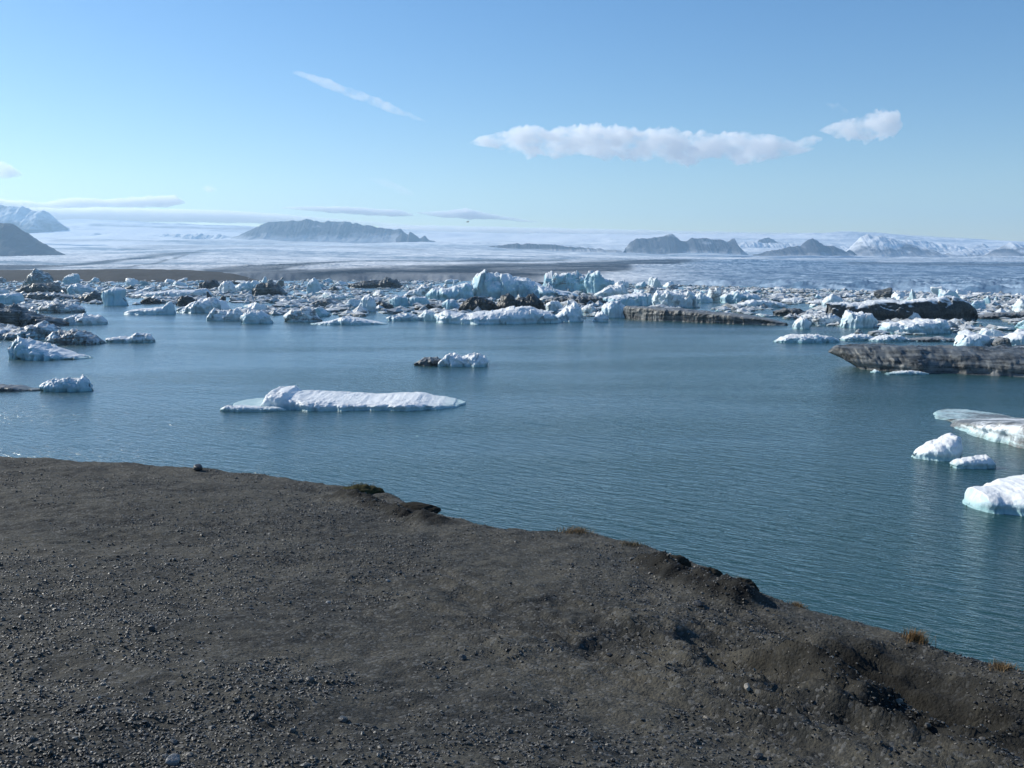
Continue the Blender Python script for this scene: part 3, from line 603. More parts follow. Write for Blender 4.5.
B_('iceberg', 600, 628, 318, [(0, 308), (.4, 301), (.7, 301), (1, 309)], 0.6, 0.15, 0.5, 0.7, 'white mushroom-shaped berg at the left end of the long dark slab', short='the mushroom berg')
B_('iceberg', 596, 630, 298, [(0, 294), (.3, 288), (.6, 284), (.85, 284), (1, 291)], 0.5, 0.03, 0.3, 0.8, 'bright white ribbed mound below the turquoise tower', short='the ribbed mound')
B_('iceberg', 606, 656, 306, [(0, 297), (.3, 294), (.9, 292), (1, 297)], 0.5, 0.04, 1.0, 0.5, 'wide flat blue block behind the left end of the long dark slab', short='the wide blue block', boxy=0.35, lump=0.5)
B_('iceberg', 616, 777, 319, [(0, 305), (.05, 304), (.2, 306), (.4, 308), (.6, 311), (.75, 313), (.9, 317), (1, 322)], 0.13, 0.77, 0.1, 0.15,
   'long dark grey slab with a vertical dirty face along the open water', yw1=326, short='the long dark slab', boxy=0.35, lump=0.6, rough=0.4, plan=1.5)
# --- right pack
B_('iceberg', 653, 697, 308, [(0, 300), (.1, 293), (.4, 293), (.7, 291.5), (.95, 292), (1, 300)], 0.5, 0.12, 0.35, 0.7, 'white fluted berg with ridged face behind the long dark slab', short='the fluted berg', rough=1.6)
B_('iceberg', 708, 724, 302, [(0, 297), (.2, 288), (.5, 285.5), (.8, 286), (1, 296)], 0.8, 0.42, 0.2, 0.1, 'grey rounded tower standing above the right-middle pack', short='the grey tower')
B_('iceberg', 692, 712, 303, [(0, 298), (.5, 291), (1, 298)], 0.7, 0.1, 0.6, 0.5, 'pale jagged lump left of the grey tower', short='the pale jagged lump')
B_('iceberg', 724, 765, 303, [(0, 296), (.3, 290), (.7, 292), (1, 298)], 0.5, 0.15, 0.85, 0.5, 'blue-faced broken berg right of the grey tower', short='the blue broken berg')
B_('iceberg', 830, 986, 322, [(0, 300), (.06, 300), (.15, 301), (.35, 299.5), (.55, 298), (.7, 296.5), (.78, 295), (.86, 296), (.92, 300), (.97, 308), (1, 316)], 0.22, 0.97, 0.1, 1.0,
   'huge black debris-covered berg with a thin snowy top edge', short='the huge black berg', boxy=0.7, lump=0.7, rough=0.45, plan=1.7)
B_('ice_floe', 975, 1060, 319, [(0, 317), (.3, 312), (1, 312)], 0.2, 0.9, 0.1, 0.2, 'flat black ice tongue trailing right from the huge black berg', 'ice floe', short='the flat black tongue', lump=0.6)
B_('ice_floe', 828, 1180, 372, [(0, 352), (.04, 346), (.1, 344.5), (.2, 344.5), (.35, 346), (.5, 348), (.7, 346), (1, 348)], 0.34, 0.70, 0.1, 0.0,
   'nearest big grey and black slab at right with scratched sloping flank', 'ice floe', yw1=380, short='the big scratched slab', boxy=1.05, lump=0.6, rough=0.45, plan=1.5, over=0.11)
B_('iceberg', 987, 1006, 375, [(0, 369), (.3, 366), (.7, 366.5), (1, 371)], 0.7, 0.02, 0.4, 0.8, 'white lump frozen onto the foot of the big scratched slab', short='the white foot lump')
B_('iceberg', 888, 957, 334, [(0, 325), (.1, 321), (.4, 320.5), (.7, 318), (.9, 318.5), (1, 325)], 0.5, 0.03, 0.75, 0.8, 'large bevelled white and blue block below the huge black berg', short='the large white and blue block', boxy=0.45, lump=0.6)
bergs[-1][3]['label'] = 'large smooth white and blue block below the huge black berg'
B_('iceberg', 846, 882, 328, [(0, 318), (.15, 312), (.5, 311), (.8, 315), (1, 321)], 0.6, 0.02, 0.45, 0.8, 'white stacked-looking cubes of ice at the left foot of the huge black berg', short='the white cubes', boxy=0.45)
B_('iceberg', 905, 923, 322, [(0, 317), (.4, 312), (.6, 311), (.9, 315), (1, 319)], 0.7, 0.0, 0.2, 0.8, 'small bright white dome against the face of the huge black berg', short='the bright white dome')
B_('iceberg', 962, 998, 348, [(0, 341), (.15, 335), (.5, 333.5), (.8, 335), (1, 342)], 0.7, 0.0, 0.5, 0.7, 'smooth round white boulder of ice above the big scratched slab', short='the round ice boulder', boxy=0.5, lump=0.5)
B_('iceberg', 996, 1015, 349, [(0, 343), (.4, 337), (.7, 337.5), (1, 344)], 0.7, 0.62, 0.1, 0.2, 'brown-stained round berg between two white ice boulders', short='the brown-stained berg', lump=0.5)
B_('iceberg', 1010, 1050, 347, [(0, 338), (.3, 333), (.7, 332), (1, 340)], 0.6, 0.02, 0.5, 0.7, 'white rounded berg cut by the right edge behind the brown-stained berg', short='the edge white berg', lump=0.5)
B_('ice_floe', 777, 843, 343, [(0, 341), (.15, 336), (.3, 334), (.6, 333.5), (.85, 335), (1, 339)], 0.3, 0.12, 0.85, 0.5, 'low turquoise floe poking into open water ahead of the right pack', 'ice floe', short='the low turquoise floe', lump=0.8)
B_('ice_floe', 843, 878, 341, [(0, 338), (.4, 333.5), (.8, 334), (1, 338)], 0.4, 0.05, 0.5, 0.7, 'flat white floe right of the low turquoise floe', 'ice floe', short='the flat white floe')
B_('ice_floe', 872, 916, 342, [(0, 339), (.3, 335), (.7, 334.5), (1, 339)], 0.4, 0.08, 0.5, 0.7, 'flat blue-tinged floe above the tip of the big scratched slab', 'ice floe', short='the blue-tinged floe')
B_('ice_floe', 905, 965, 342, [(0, 339), (.5, 336.5), (1, 338)], 0.3, 0.6, 0.3, 0.2, 'flat dirty floe squeezed under the large white and blue block', 'ice floe', short='the flat dirty floe')
B_('iceberg', 806, 848, 325, [(0, 318), (.15, 314), (.5, 313.5), (.8, 315), (1, 321)], 0.5, 0.4, 0.2, 0.5, 'grey-brown capped blocky berg left of the white cubes', short='the grey-brown berg', boxy=0.45)
B_('iceberg', 824, 846, 312, [(0, 302), (.2, 296), (.6, 295), (.9, 297), (1, 306)], 0.6, 0.03, 0.45, 0.8, 'white block at the left tip of the huge black berg', short='the white tip block')
B_('iceberg', 795, 812, 329, [(0, 323), (.5, 315), (1, 322)], 0.7, 0.03, 0.4, 0.7, 'white broken lump at the left end of the right pack', short='the white broken lump')
B_('iceberg', 776, 812, 316, [(0, 311), (.3, 308), (.7, 308.5), (1, 312)], 0.5, 0.85, 0.2, 0.2, 'black-streaked low berg behind the right end of the long dark slab', short='the black-streaked berg')
B_('iceberg', 740, 790, 308, [(0, 303), (.3, 299), (.7, 300), (1, 304)], 0.4, 0.08, 0.4, 0.8, 'low snow-white raft over the right end of the long dark slab', short='the snow-white raft', lump=0.6)
B_('ice_chunk', 872, 882, 373, [(0, 372), (.5, 369.5), (1, 372)], 0.7, 0, .3, .8, 'tiny white chunk below the tip of the big scratched slab', 'ice chunk')
B_('ice_chunk', 887, 931, 375, [(0, 373), (.3, 371.5), (.55, 370.5), (.8, 371.5), (1, 373)], 0.2, 0, .3, .8, 'thin white sliver of ice along the foot of the big scratched slab', 'ice chunk')
# --- fillers of the pack: faceted blocks, meshes shared between copies
def facet_mesh(i):
    rnd = np.random.RandomState(400 + i)
    n = 64; ph = np.linspace(0, math.pi, 40)[:, None]; th = np.linspace(0, 2 * math.pi, n, endpoint=False)[None, :]
    d = np.stack([np.sin(ph) * np.cos(th), np.sin(ph) * np.sin(th), np.cos(ph) + 0 * th], -1)
    k = 13 + i % 5
    pn = rnd.normal(size=(k, 3)); pn /= np.linalg.norm(pn, axis=1)[:, None]; pd = rnd.uniform(0.55, 1.0, k)
    pn = np.vstack([pn, np.eye(3), -np.eye(3)]); pd = np.concatenate([pd, np.ones(6)])
    q = np.maximum(d @ pn.T, 1e-3) / pd; r = 1 / (np.sum(q ** 26, -1) ** (1 / 26))
    P = d * r[..., None]
    nn = 0.6 * fbm(P[..., 0] * 2.2, P[..., 1] * 2.2, P[..., 2] * 2.2, 900 + i, 4, 0.6, mode=1 if i % 2 else 0) + 0.55 * facet(P[..., 0] * 1.7, P[..., 1] * 1.7, P[..., 2] * 1.7, 950 + i) + 0.4 * (0.6 - worley(P[..., 0] * 5, P[..., 1] * 5, P[..., 2] * 5, 970 + i))
    P = P * (1 + 0.24 * nn)[..., None]
    if i % 3 == 0:
        P[..., 0] += 0.4 * P[..., 2]
    if i % 4 == 1:
        P[..., 2] = np.where(P[..., 2] > 0, P[..., 2] * (1 + 0.5 * np.cos(P[..., 0] * 2.5 + i)), P[..., 2])
    return mesh_from('ice_block', P.reshape(-1, 3), grid_faces(40, n, True), ICE, True)
FM = [facet_mesh(i) for i in range(14)]
rnd = random.Random(11)
front = ([-30, 0, 60, 110, 170, 230, 330, 430, 560, 620, 690, 780, 850, 960, 1060], [330, 322, 312, 308, 311, 317, 321, 319, 321, 319, 310, 322, 338, 345, 350])
backr = ([-30, 250, 420, 520, 640, 768, 900, 1060], [281.5, 282, 282.5, 284, 286, 290, 294, 297])
def place_block(px, py, wpx, asp, tall, dirt, blue, cap, mi, name='ice_block'):
    c = on_water(px, py); mpp = c[1] / 1000
    o = link(name, FM[mi])
    wm = wpx * mpp / 2; hm = tall * mpp
    o.scale = (wm, wm * asp, hm); o.rotation_euler = (rnd.uniform(-.15, .15), rnd.uniform(-.2, .2), rnd.uniform(0, 6.28))
    o.location = (c[0], c[1] + wm * asp * 0.5, hm * rnd.uniform(0.0, 0.25))
    paint(o, dirt, blue, cap); return o
fill = []
tries = 0
while len(fill) < 235 and tries < 40000:
    tries += 1
    px = rnd.uniform(-15, 1040); f = np.interp(px, *front); b = np.interp(px, *backr)
    t = rnd.random() ** 1.25; py = b + (f - b) * t
    s = (0.45 + 0.75 * (py - 278) / 45) * rnd.choice([0.7, 0.9, 1.0, 1.3])
    wpx = rnd.uniform(11, 21) * s + 3
    if py - 4 > f: continue
    # keep clear of the built bergs' front faces
    if any(abs(px - bx) < bw * 0.5 + wpx * 0.3 and -1.5 < py - by < 9 for bx, by, bw, *_ in bergs): continue
    if any(abs(px - q[0]) < (wpx + q[2]) * 0.30 and abs(py - q[1]) < 1.6 for q in fill): continue
    fill.append((px, py, wpx, s))
kinds = [('white', 0.05, 0.25, 0.9), ('white', 0.12, 0.4, 0.8), ('pale blue', 0.05, 0.95, 0.3), ('blue', 0.1, 1.0, 0.1), ('grey dirty', 0.5, 0.3, 0.3), ('dark', 0.85, 0.3, 0.1), ('dirt-streaked', 0.36, 0.6, 0.4)]
used = {}
for (px, py, wpx, s) in sorted(fill, key=lambda q: q[1]):
    kn, dr, bl, cp = rnd.choices(kinds, [5, 4, 3, 2, 2.2, 2, 2.2])[0]
    flat = rnd.random()
    tall = wpx * (0.16 if flat < 0.45 else 0.28 if flat < 0.85 else 0.5)
    shape = 'low flat' if flat < 0.45 else 'blocky' if flat < 0.85 else 'upright'
    size = 'tiny' if wpx < 10 else 'small' if wpx < 16 else 'mid-sized'
    o = place_block(px, py, wpx, rnd.uniform(0.7, 1.3), tall, dr, bl, cp, rnd.randrange(14))
    cands = sorted(bergs, key=lambda b: (abs(b[0] - px) / 2 + abs(b[1] - py) * 2))
    done = False
    for bx, by, bw, bo, bs in cands[:6]:
        if not bs.startswith('the '): continue
        dx, dy = px - bx, py - by
        if abs(dx) > bw * 0.5 + 4: rel = ('just right of' if dx < bw * 0.5 + 25 else 'some way right of') if dx > 0 else ('just left of' if -dx < bw * 0.5 + 25 else 'some way left of')
        else: rel = 'behind' if dy < 0 else 'in front of'
        lab = f'{size} {shape} {kn} ice block {rel} {bs}'
        if lab not in used: used[lab] = 1; done = True; break
    if not done:
        lab = lab + ', near ' + cands[1][4]
    tag(o, lab, 'ice block', 'broken ice blocks packed in the drift ice')

# --- brash: countless small bits between and behind the bergs, one mesh
def build_brash():
    rs = np.random.RandomState(5); N = 22000
    px = rs.uniform(-200, 1300, N); f = np.interp(px, *front); b = np.interp(px, *backr)
    py = b - 1.5 + (f - b) * rs.uniform(0, 0.96, N) ** 1.5
    keep = fbm(px / 45, py / 6, 0, 77, 3) > -0.45 + 0.5 * ((py - b) / (f - b)); px, py = px[keep], py[keep]; N = len(px)
    base = np.array(FM[0].vertices[:1]); 
    ico = []
    import bmesh
    bm = bmesh.new(); bmesh.ops.create_icosphere(bm, subdivisions=1, radius=1)
    bv = np.array([v.co[:] for v in bm.verts]); bf = np.array([[v.index for v in fc.verts] for fc in bm.faces]); bm.free()
    D = EYE * 1000 / (py - HOR); x = (px - 512) / 1000 * D
    mpp = D / 1000; sz = mpp * rs.lognormal(0.45, 0.5, N).clip(0.3, 3.2) * np.clip((py - 274) / 22, 0.5, 1.6)
    sc = np.stack([sz * rs.uniform(0.8, 2.0, N), sz * rs.uniform(0.8, 2.5, N), sz * rs.uniform(0.3, 1.3, N)], -1)
    ang = rs.uniform(0, 6.28, N); ca, sa = np.cos(ang), np.sin(ang)
    v = bv[None] * (1 + 0.35 * rs.normal(size=(N, len(bv), 1)) * 0.6)
    v = v * sc[:, None, :]
    vx = v[..., 0] * ca[:, None] - v[..., 1] * sa[:, None] + x[:, None]; vy = v[..., 0] * sa[:, None] + v[..., 1] * ca[:, None] + D[:, None]
    V = np.stack([vx, vy, v[..., 2] + 0.1], -1).reshape(-1, 3)
    Fc = (bf[None] + (np.arange(N) * len(bv))[:, None, None]).reshape(-1, 3)
    o = link('brash_ice', mesh_from('brash_ice', V, Fc, ICE, False)); paint(o, 0.5, 0.6, 0.5)
    tag(o, kind='stuff')
build_brash()

# ------------------------------------------------------------------ gravel bluff in the foreground
G0, GA, GB = EYE - 1.6, 0.0925, 0.041
def plane_z(x, y): return G0 - GA * y - GB * x
def on_ground(px, py):
    d = ray(px, py); t = -1.6 / (d[2] + GA * d[1] + GB * d[0]); return np.array([d[0] * t, d[1] * t])
EDGE_PX = [(-400, 441), (-200, 446), (0, 456), (60, 460), (130, 464), (200, 468), (250, 474), (300, 482), (340, 487), (375, 492), (410, 505), (455, 518), (490, 526), (530, 530), (575, 530), (610, 540), (650, 549), (690, 564), (730, 583), (765, 598), (800, 606), (850, 620), (900, 634), (950, 652), (1024, 672), (1150, 702), (1300, 735)]
EP = np.array([on_ground(a, b) for a, b in EDGE_PX]); _o = np.argsort(EP[:, 0]); EP = EP[_o]
def edge_y(x): return np.interp(x, EP[:, 0], EP[:, 1])
def seg_dist(x, y, pts):
    best = np.full(x.shape, 1e9); par = np.zeros(x.shape)
    L = 0
    tot = sum(np.hypot(*(pts[i + 1] - pts[i])) for i in range(len(pts) - 1))
    side = np.zeros(x.shape)
    for i in range(len(pts) - 1):
        a, b = pts[i], pts[i + 1]; d = b - a; l2 = d @ d
        t = np.clip(((x - a[0]) * d[0] + (y - a[1]) * d[1]) / l2, 0, 1)
        qx, qy = a[0] + t * d[0], a[1] + t * d[1]; r = np.hypot(x - qx, y - qy)
        m = r < best; best = np.where(m, r, best); par = np.where(m, (L + t * math.sqrt(l2)) / tot, par)
        cr = (d[0] * (y - a[1]) - d[1] * (x - a[0])); side = np.where(m, np.sign(cr), side)
        L += math.sqrt(l2)
    return best, par, side
TR1 = [on_ground(*p) for p in ((780, 638), (850, 660), (915, 686), (985, 712), (1060, 738), (1200, 780))]
TRS = [([on_ground(*p) for p in q], dp) for q, dp in ((((655, 628), (700, 642), (760, 668)), 0.12), (((690, 655), (760, 682), (830, 706)), 0.13),
       (((745, 618), (800, 640), (860, 668)), 0.10), (((560, 640), (600, 652), (650, 672)), 0.07), (((860, 700), (910, 716), (970, 742)), 0.12), (((440, 590), (470, 600), (520, 612)), 0.05))]
LIP1 = [on_ground(*p) for p in ((325, 494), (365, 503), (400, 515), (456, 527))]
LIP2 = [on_ground(*p) for p in ((635, 560), (670, 578), (710, 593), (768, 610))]
def ground_z(x, y, fine=True):
    z = plane_z(x, y)
    e = edge_y(x); slope = (edge_y(x + 0.3) - edge_y(x - 0.3)) / 0.6
    sd = (y - e) / np.sqrt(1 + slope ** 2)                       # metres beyond the brink
    sd = sd + 0.10 * fbm(x * 1.3, y * 1.3, 0, 203, 3)
    z = z + 0.07 * fbm(x * 0.5, y * 0.5, 0, 201, 3) * sstep(0, -1.5, sd)
    z = z + 0.035 * fbm(x * 1.8, y * 1.8, 0, 205, 3)
    d, p, s = seg_dist(x, y, TR1); wd = 0.10 + 0.22 * sstep(0, 0.5, p)
    d = d + 0.05 * fbm(x * 3, y * 3, 0, 261, 3)
    z = z - (0.32 + 0.38 * p) * sstep(0.0, 0.3, p) * sstep(0.1, -0.6, sd) * np.exp(-(np.maximum(d, 0) / (np.where(s > 0, 0.75, 0.15))) ** 2)
    rough = np.exp(-(d / 0.9) ** 2) * sstep(0, 0.2, p)
    for tr, dp in TRS:
        d, p, s = seg_dist(x, y, tr); d = d + 0.04 * fbm(x * 4, y * 4, 0, 265, 3)
        z = z - 0.6 * dp * sstep(0, 0.3, p) * sstep(1, 0.7, p) * np.exp(-(np.maximum(d, 0) / np.where(s > 0, 0.28, 0.10)) ** 2)
        rough = rough + 0.4 * np.exp(-(d / 0.7) ** 2)
    al = 0.655 * x - 0.755 * y; ac = 0.755 * x + 0.655 * y
    z = z + rough * 0.10 * fbm(al * 1.3, ac * 4.5, 0, 231, 5, 0.58, mode=1) * sstep(0.2, -0.4, sd)
    # brink lumps
    for LP, h, wdt in ((LIP1, 0.11, 0.15), (LIP2, 0.15, 0.15)):
        d, p, s = seg_dist(x, y, LP); en = sstep(0, 0.2, p) * sstep(1.0, 0.85, p)
        q = 0.8 + 0.5 * fbm(x * 8, y * 8, 0, 241, 4, 0.65)
        z = z + h * en * q * np.exp(-(d / wdt) ** 2)
    if fine:
        z = z + 0.020 * fbm(x * 6, y * 6, 0, 211, 5, 0.62) + 0.007 * fbm(x * 30, y * 30, 0, 217, 3, 0.6)
    drop = np.clip(sd, 0, None)
    z = z - np.where(drop > 0, 0.95 * drop * drop / (drop + 0.25), 0) + np.clip(drop, 0, 2) * 0.22 * fbm(x * 1.1, y * 1.1, 0, 221, 4, 0.6)
    return np.maximum(z, -4.0)
def mat_ground():
    m = NT('bluff_till'); g = m.n('ShaderNodeNewGeometry'); p = g.outputs['Position']
    a = m.noise(p, 1.1, 8, 0.68); b = m.noise(p, 7, 6, 0.65); c = m.noise(p, 60, 4, 0.7)
    vo = m.n('ShaderNodeTexVoronoi', ins={'Scale': 55.0}); m.l(p, vo.inputs['Vector'])
    col = m.mix(m.rng(a, 0.42, 0.60), (0.029, 0.029, 0.025), (0.080, 0.074, 0.057))
    col = m.mix(m.rng(b, 0.45, 0.7), col, (0.098, 0.089, 0.068))
    col = m.mix(m.math('MULTIPLY', m.rng(c, 0.35, 0.6), 0.45), (0.030, 0.031, 0.031), col) if False else m.mix(m.rng(c, 0.3, 0.6), (0.034, 0.035, 0.034), col)
    sc = m.n('ShaderNodeSeparateColor'); m.l(vo.outputs['Color'], sc.inputs[0])
    col = m.mix(m.math('MULTIPLY', m.rng(sc.outputs[0], 0.80, 0.95), 0.5), col, (0.16, 0.16, 0.155))
    va = m.n('ShaderNodeVertexColor', layer_name='tone')      # dark peaty soil at the broken turf lips; in the gully, painted shade
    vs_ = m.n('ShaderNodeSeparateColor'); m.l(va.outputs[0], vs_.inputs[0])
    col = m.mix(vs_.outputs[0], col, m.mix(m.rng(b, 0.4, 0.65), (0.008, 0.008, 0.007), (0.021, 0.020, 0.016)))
    h = m.math('ADD', m.math('MULTIPLY', c, 0.5), m.math('MULTIPLY', vo.outputs['Distance'], -0.25))
    h = m.math('ADD', h, b)
    bs = m.n('ShaderNodeBsdfPrincipled', ins={'Roughness': 0.92, 'Specular IOR Level': 0.25}); m.l(col, bs.inputs['Base Color'])
    m.l(m.bump(h, 0.9, 0.020), bs.inputs['Normal']); m.l(bs.outputs[0], m.out.inputs[0]); return m.m
def axis(a, lo, hi, b, step, grow=1.13):
    mid = list(np.arange(lo, hi, step)); out = []; s = step; x = lo
    while x > a: s *= grow; x -= s; out.append(x)
    left = out[::-1]; out = []; s = step; x = mid[-1]
    while x < b: s *= grow; x += s; out.append(x)
    return np.array(left + mid + out)
def build_bluff():
    xs = axis(-300, -9.0, 4.6, 300, 0.024); ys = axis(-60, 2.6, 15.5, 80, 0.026)
    X, Y = np.meshgrid(xs, ys, indexing='ij')
    V = np.stack([X, Y, ground_z(X, Y)], -1).reshape(-1, 3)
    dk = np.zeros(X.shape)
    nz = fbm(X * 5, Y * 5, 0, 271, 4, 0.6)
    for LP, wd, st in ((LIP1, 0.22, 1.0), (LIP2, 0.26, 1.0), (TR1, 0.75, 0.95)):  # TR1 entry paints the gully's shade into the ground colour
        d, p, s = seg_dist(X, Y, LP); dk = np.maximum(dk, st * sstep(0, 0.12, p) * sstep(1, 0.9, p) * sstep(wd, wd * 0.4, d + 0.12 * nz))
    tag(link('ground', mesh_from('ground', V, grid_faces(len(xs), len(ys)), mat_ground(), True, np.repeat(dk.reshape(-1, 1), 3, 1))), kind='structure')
build_bluff()

def ico(sub):
    import bmesh
    bm = bmesh.new(); bmesh.ops.create_icosphere(bm, subdivisions=sub, radius=1)
    v = np.array([q.co[:] for q in bm.verts]); f = np.array([[q.index for q in fc.verts] for fc in bm.faces]); bm.free(); return v, f
STONE = mat_attr('stone_surface', 0.45, 40.0, 0.35, 0.004, 90.0, 0.5)
def build_gravel():
    rs = np.random.RandomState(9); Vs = []; Fs = []; Cs = []; off = 0
    for sub, N, lo, hi in ((1, 150000, 0.0038, 0.0090), (1, 14000, 0.0075, 0.0145), (2, 220, 0.013, 0.022)):
        bv, bf = ico(sub); nvt = len(bv)
        # uniform in the image-ish fan: pick distance with density ~1/y
        u = rs.uniform(-0.72, 0.72, N); y = 3.0 * (16.0 / 3.0) ** rs.uniform(0, 1, N) if sub == 1 and lo < .005 else rs.uniform(3.0, 15.5, N) ** 1.0
        x = u * y
        dens = fbm(x * 0.9, y * 0.9, 0, 301, 4, 0.6) + 0.35 * fbm(x * 5, y * 5, 0, 303, 2)
        keep = (rs.uniform(-0.35, 0.45, N) < dens) & (y < edge_y(x) + 0.35)
        x, y = x[keep], y[keep]; n = len(x)
        r = lo + (hi - lo) * rs.uniform(0, 1, n) ** 2.2
        sc = np.stack([r * rs.uniform(0.8, 1.5, n), r * rs.uniform(0.7, 1.2, n), r * rs.uniform(0.4, 0.85, n)], -1)
        v = bv[None] * (1 + 0.20 * rs.normal(size=(n, nvt, 1)).clip(-1.6, 1.6) * (1.0 if sub == 1 else 0.45)) * sc[:, None]
        ang = rs.uniform(0, 6.28, n); tl = rs.normal(size=n) * 0.35
        ct, s_ = np.cos(tl)[:, None], np.sin(tl)[:, None]
        v = np.stack([v[..., 0] * ct - v[..., 2] * s_, v[..., 1], v[..., 0] * s_ + v[..., 2] * ct], -1)
        ca, sa = np.cos(ang)[:, None], np.sin(ang)[:, None]
        z = ground_z(x, y)
        V = np.stack([v[..., 0] * ca - v[..., 1] * sa + x[:, None], v[..., 0] * sa + v[..., 1] * ca + y[:, None], v[..., 2] + (z + sc[:, 2] * 0.35)[:, None]], -1)
        Vs.append(V.reshape(-1, 3)); Fs.append((bf[None] + (off + np.arange(n) * nvt)[:, None, None]).reshape(-1, 3)); off += n * nvt
        tone = np.exp(rs.normal(-3.0, 0.6, n)).clip(0.02, 0.5); warm = rs.uniform(-0.06, 0.08, n)
        c = np.stack([tone * (1.06 + warm), tone, tone * (0.88 - warm)], -1)
        Cs.append(np.repeat(c, nvt, 0))
    o = link('gravel', mesh_from('gravel', np.vstack(Vs), np.vstack(Fs), STONE, False, np.vstack(Cs)))
    tag(o, kind='stuff')
build_gravel()

def stone(px, py, wpx, hpx, tone, label, seed):
    g = on_ground(px, py); k = float(np.hypot(g[0], g[1])) / 1000
    bv, bf = ico(3); a, h = wpx * k / 2, hpx * k / 2
    rs = np.random.RandomState(seed); pn = rs.normal(size=(12, 3)); pn /= np.linalg.norm(pn, axis=1)[:, None]
    q = np.maximum(bv @ pn.T, 1e-3) / rs.uniform(0.65, 1.0, 12); r = np.minimum(1 / (np.sum(q ** 10, -1) ** 0.1), 1.05)
    v = bv * r[:, None] * (1 + 0.07 * fbm(bv[:, 0] * 2, bv[:, 1] * 2, bv[:, 2] * 2, seed, 3))[:, None] * np.array([a, a * 0.8, h])
    c = np.repeat(np.array([[tone, tone * 0.98, tone * 0.94]]), len(v), 0)
    o = link('stone', mesh_from('stone', v, bf, STONE, False, c))
    o.location = (g[0], g[1], float(ground_z(np.array([g[0]]), np.array([g[1]]))[0]) + h * 0.45); o.rotation_euler = (0.1, 0.1, seed)
    tag(o, label, 'stone', 'larger stones on the gravel bluff')
stone(174, 765, 17, 14, 0.26, 'pale grey stone at the very bottom of the gravel slope', 1)
stone(198, 471, 11, 9, 0.03, 'dark stone standing on the brink of the bluff against the water', 2)
stone(152, 633, 9, 7, 0.045, 'dark stone in the middle of the left gravel slope', 3)
stone(142, 653, 6, 5, 0.05, 'small dark stone just below the dark stone on the left slope', 4)
stone(343, 721, 12, 8, 0.06, 'dark angular stone low on the slope near the bottom middle', 5)
stone(463, 659, 9, 7, 0.08, 'dark stone with lit top on the middle of the slope', 6)
stone(778, 717, 10, 8, 0.10, 'grey stone on smooth till below the dark hollow', 7)
stone(388, 581, 8, 4, 0.20, 'flat pale chip of stone below the overhanging turf lip', 8)
stone(698, 606, 12, 8, 0.05, 'dark stone on the slope below the crumbling brink', 9)
stone(292, 733, 8, 6, 0.09, 'rounded grey stone low on the slope left of the dark angular one', 10)

# turf clods and dry grass on the brink
CLOD = mat_plain('turf_earth', (0.030, 0.027, 0.021), 0.95, 0.5, 12.0, 0.02)
MOSS = mat_plain('moss_green', (0.055, 0.052, 0.026), 0.95, 0.5, 30.0, 0.02)
def clod(px, py, wpx, hpx, label, seed, mat):
    g = on_ground(px, py); k = float(np.hypot(g[0], g[1])) / 1000
    bv, bf = ico(5); a, h = wpx * k / 2, hpx * k
    n = fbm(bv[:, 0] * 2.0, bv[:, 1] * 2.0, bv[:, 2] * 2.0, seed, 5, 0.62, mode=1)
    v = bv * (1 + 0.32 * n)[:, None] * np.array([a, a * 0.7, h])
    o = link('turf_clod', mesh_from('turf_clod', v, bf, mat, True))
    o.location = (g[0], g[1], float(ground_z(np.array([g[0]]), np.array([g[1]]), False)[0]) - h * 0.15)
    return tag(o, label, 'turf clod', 'turf clods along the brink')
clod(361, 493, 40, 8, 'mossy olive clump of turf standing on the brink right of the dark stone', 61, MOSS)
clod(415, 508, 46, 5, 'low dark turf lump trailing right of the mossy clump', 62, CLOD)
clod(672, 569, 34, 10, 'dark earth clod at the upper end of the crumbling brink', 63, CLOD)
clod(706, 582, 32, 10, 'middle dark earth clod of the crumbling brink', 64, CLOD)
clod(741, 591, 30, 11, 'tallest dark turf clod with tan grass on it, lower end of the crumbling brink', 65, CLOD)

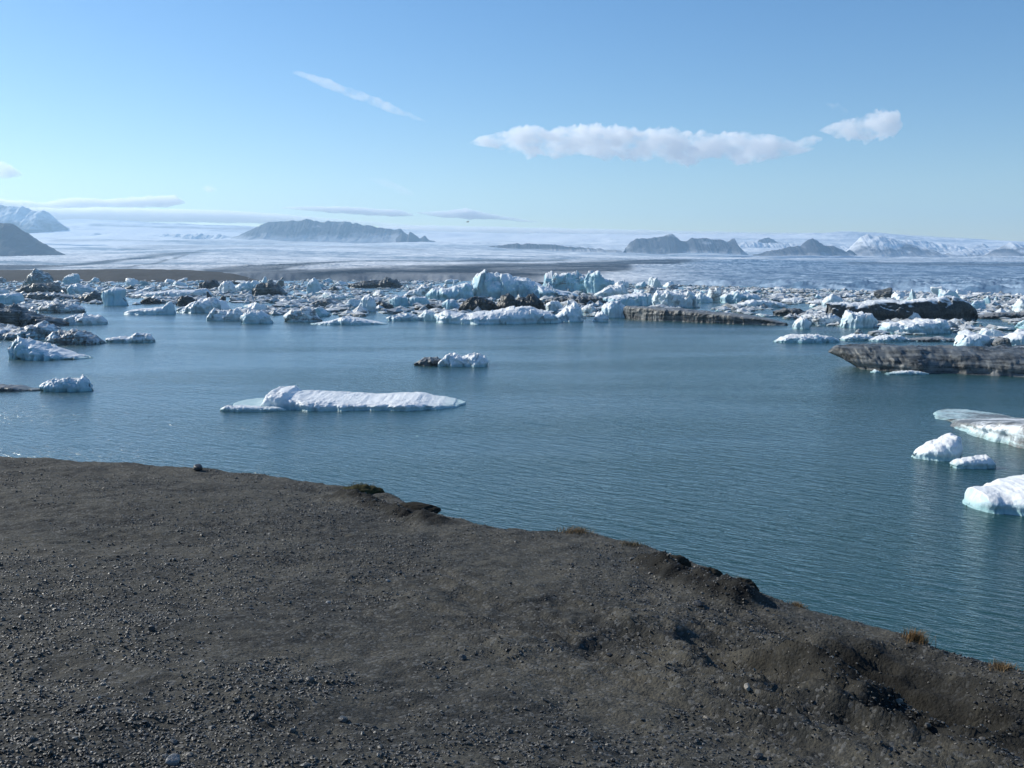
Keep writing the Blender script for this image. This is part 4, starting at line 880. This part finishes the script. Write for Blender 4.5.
def mat_grass():
    m = NT('dry_grass'); oi = m.n('ShaderNodeVertexColor', layer_name='tone')
    bs = m.n('ShaderNodeBsdfPrincipled', ins={'Roughness': 0.8, 'Specular IOR Level': 0.2}); m.l(oi.outputs[0], bs.inputs['Base Color'])
    m.l(bs.outputs[0], m.out.inputs[0]); return m.m
GRASS = mat_grass()
def tuft(px, py, wpx, hpx, n, label, seed, tint=(0.20, 0.135, 0.07)):
    rs = np.random.RandomState(seed); g = on_ground(px, py); k = float(np.hypot(g[0], g[1])) / 1000
    a, h = wpx * k / 2, hpx * k; Vs = []; Fs = []; Cs = []; off = 0
    for i in range(n):
        r = rs.normal(size=2) * a * 0.42; d = rs.normal(size=2); d /= np.linalg.norm(d); L = h * rs.uniform(0.5, 1.25); lean = rs.uniform(0.1, 1.0)
        wv = np.array([-d[1], d[0]]) * 0.0016 * rs.uniform(0.7, 1.6)
        bz = float(ground_z(np.array([g[0] + r[0]]), np.array([g[1] + r[1]]), False)[0]) - 0.01
        for q, t in enumerate((0, 0.4, 0.75, 1.0)):
            c = np.array([g[0] + r[0] + d[0] * lean * L * t * t, g[1] + r[1] + d[1] * lean * L * t * t]); z = bz + L * t * (1 - 0.3 * lean * t) + 0.01
            ww = wv * (1 - 0.8 * t); Vs += [[c[0] - ww[0], c[1] - ww[1], z], [c[0] + ww[0], c[1] + ww[1], z]]
            f = rs.uniform(0.75, 1.25); Cs += [[x * f for x in tint]] * 2
        for q in range(3): Fs.append([off + 2 * q, off + 2 * q + 1, off + 2 * q + 3, off + 2 * q + 2])
        off += 8
    V = np.array(Vs); o3 = np.array([g[0], g[1], bz]); V = V - o3
    o = link('grass_tuft', mesh_from('grass_tuft', V, Fs, GRASS, True, np.array(Cs))); o.location = o3
    tag(o, label, 'grass tuft', 'dry grass tufts along the brink')
tuft(362, 492, 34, 9, 420, 'thin olive grass growing on the mossy turf clump', 71, (0.09, 0.08, 0.035))
tuft(578, 532, 46, 6, 500, 'wide low tan grass tuft on the rounded brink in the middle', 72)
tuft(632, 547, 26, 5, 220, 'small tan grass tuft just before the crumbling brink', 73, (0.14, 0.11, 0.065))
tuft(744, 583, 26, 9, 320, 'reddish tan grass on the tallest dark clod', 74)
tuft(798, 605, 22, 5, 240, 'short tan grass tuft below the crumbling brink', 75)
tuft(916, 639, 26, 10, 420, 'bright orange-tan grass tuft on the right brink', 76, (0.22, 0.135, 0.06))
tuft(1003, 666, 26, 7, 280, 'tan grass tuft at the right end of the brink', 77)

# ------------------------------------------------------------------ gull
def build_gull():
    Y = 180.0; c = at_depth(468, 222, Y)
    me = bpy.data.meshes.new('gull')
    vs = [(0, 0, 0), (0, 0.20, 0.01), (0, 0.30, 0.03), (0, -0.22, 0.02), (0.22, 0.03, 0.10), (0.62, -0.06, 0.04), (-0.22, 0.03, 0.14), (-0.62, -0.06, 0.12), (0, 0.36, 0.02)]
    es = [(0, 1), (1, 2), (0, 3), (0, 4), (4, 5), (0, 6), (6, 7), (2, 8)]
    rr = [(.09, .08), (.06, .06), (.05, .05), (.05, .02), (.06, .02), (.02, .01), (.06, .02), (.02, .01), (.012, .012)]
    me.from_pydata(vs, es, []); o = bpy.data.objects.new('gull', me); C.objects.link(o)
    sk = o.modifiers.new('skin', 'SKIN')
    for v, r in zip(me.skin_vertices[0].data, rr): v.radius = r
    me.skin_vertices[0].data[0].use_root = True
    s = o.modifiers.new('smooth', 'SUBSURF'); s.levels = s.render_levels = 2
    me.materials.append(mat_plain('gull_feathers', (0.16, 0.16, 0.17), 0.8, 0.3, 5))
    o.location = c; o.rotation_euler = (0, R(-15), R(70)); o.scale = (1.0, 1.0, 1.0)
    tag(o, 'small grey gull gliding with raised wings, low in the sky before the streaky cloud', 'bird')
build_gull()
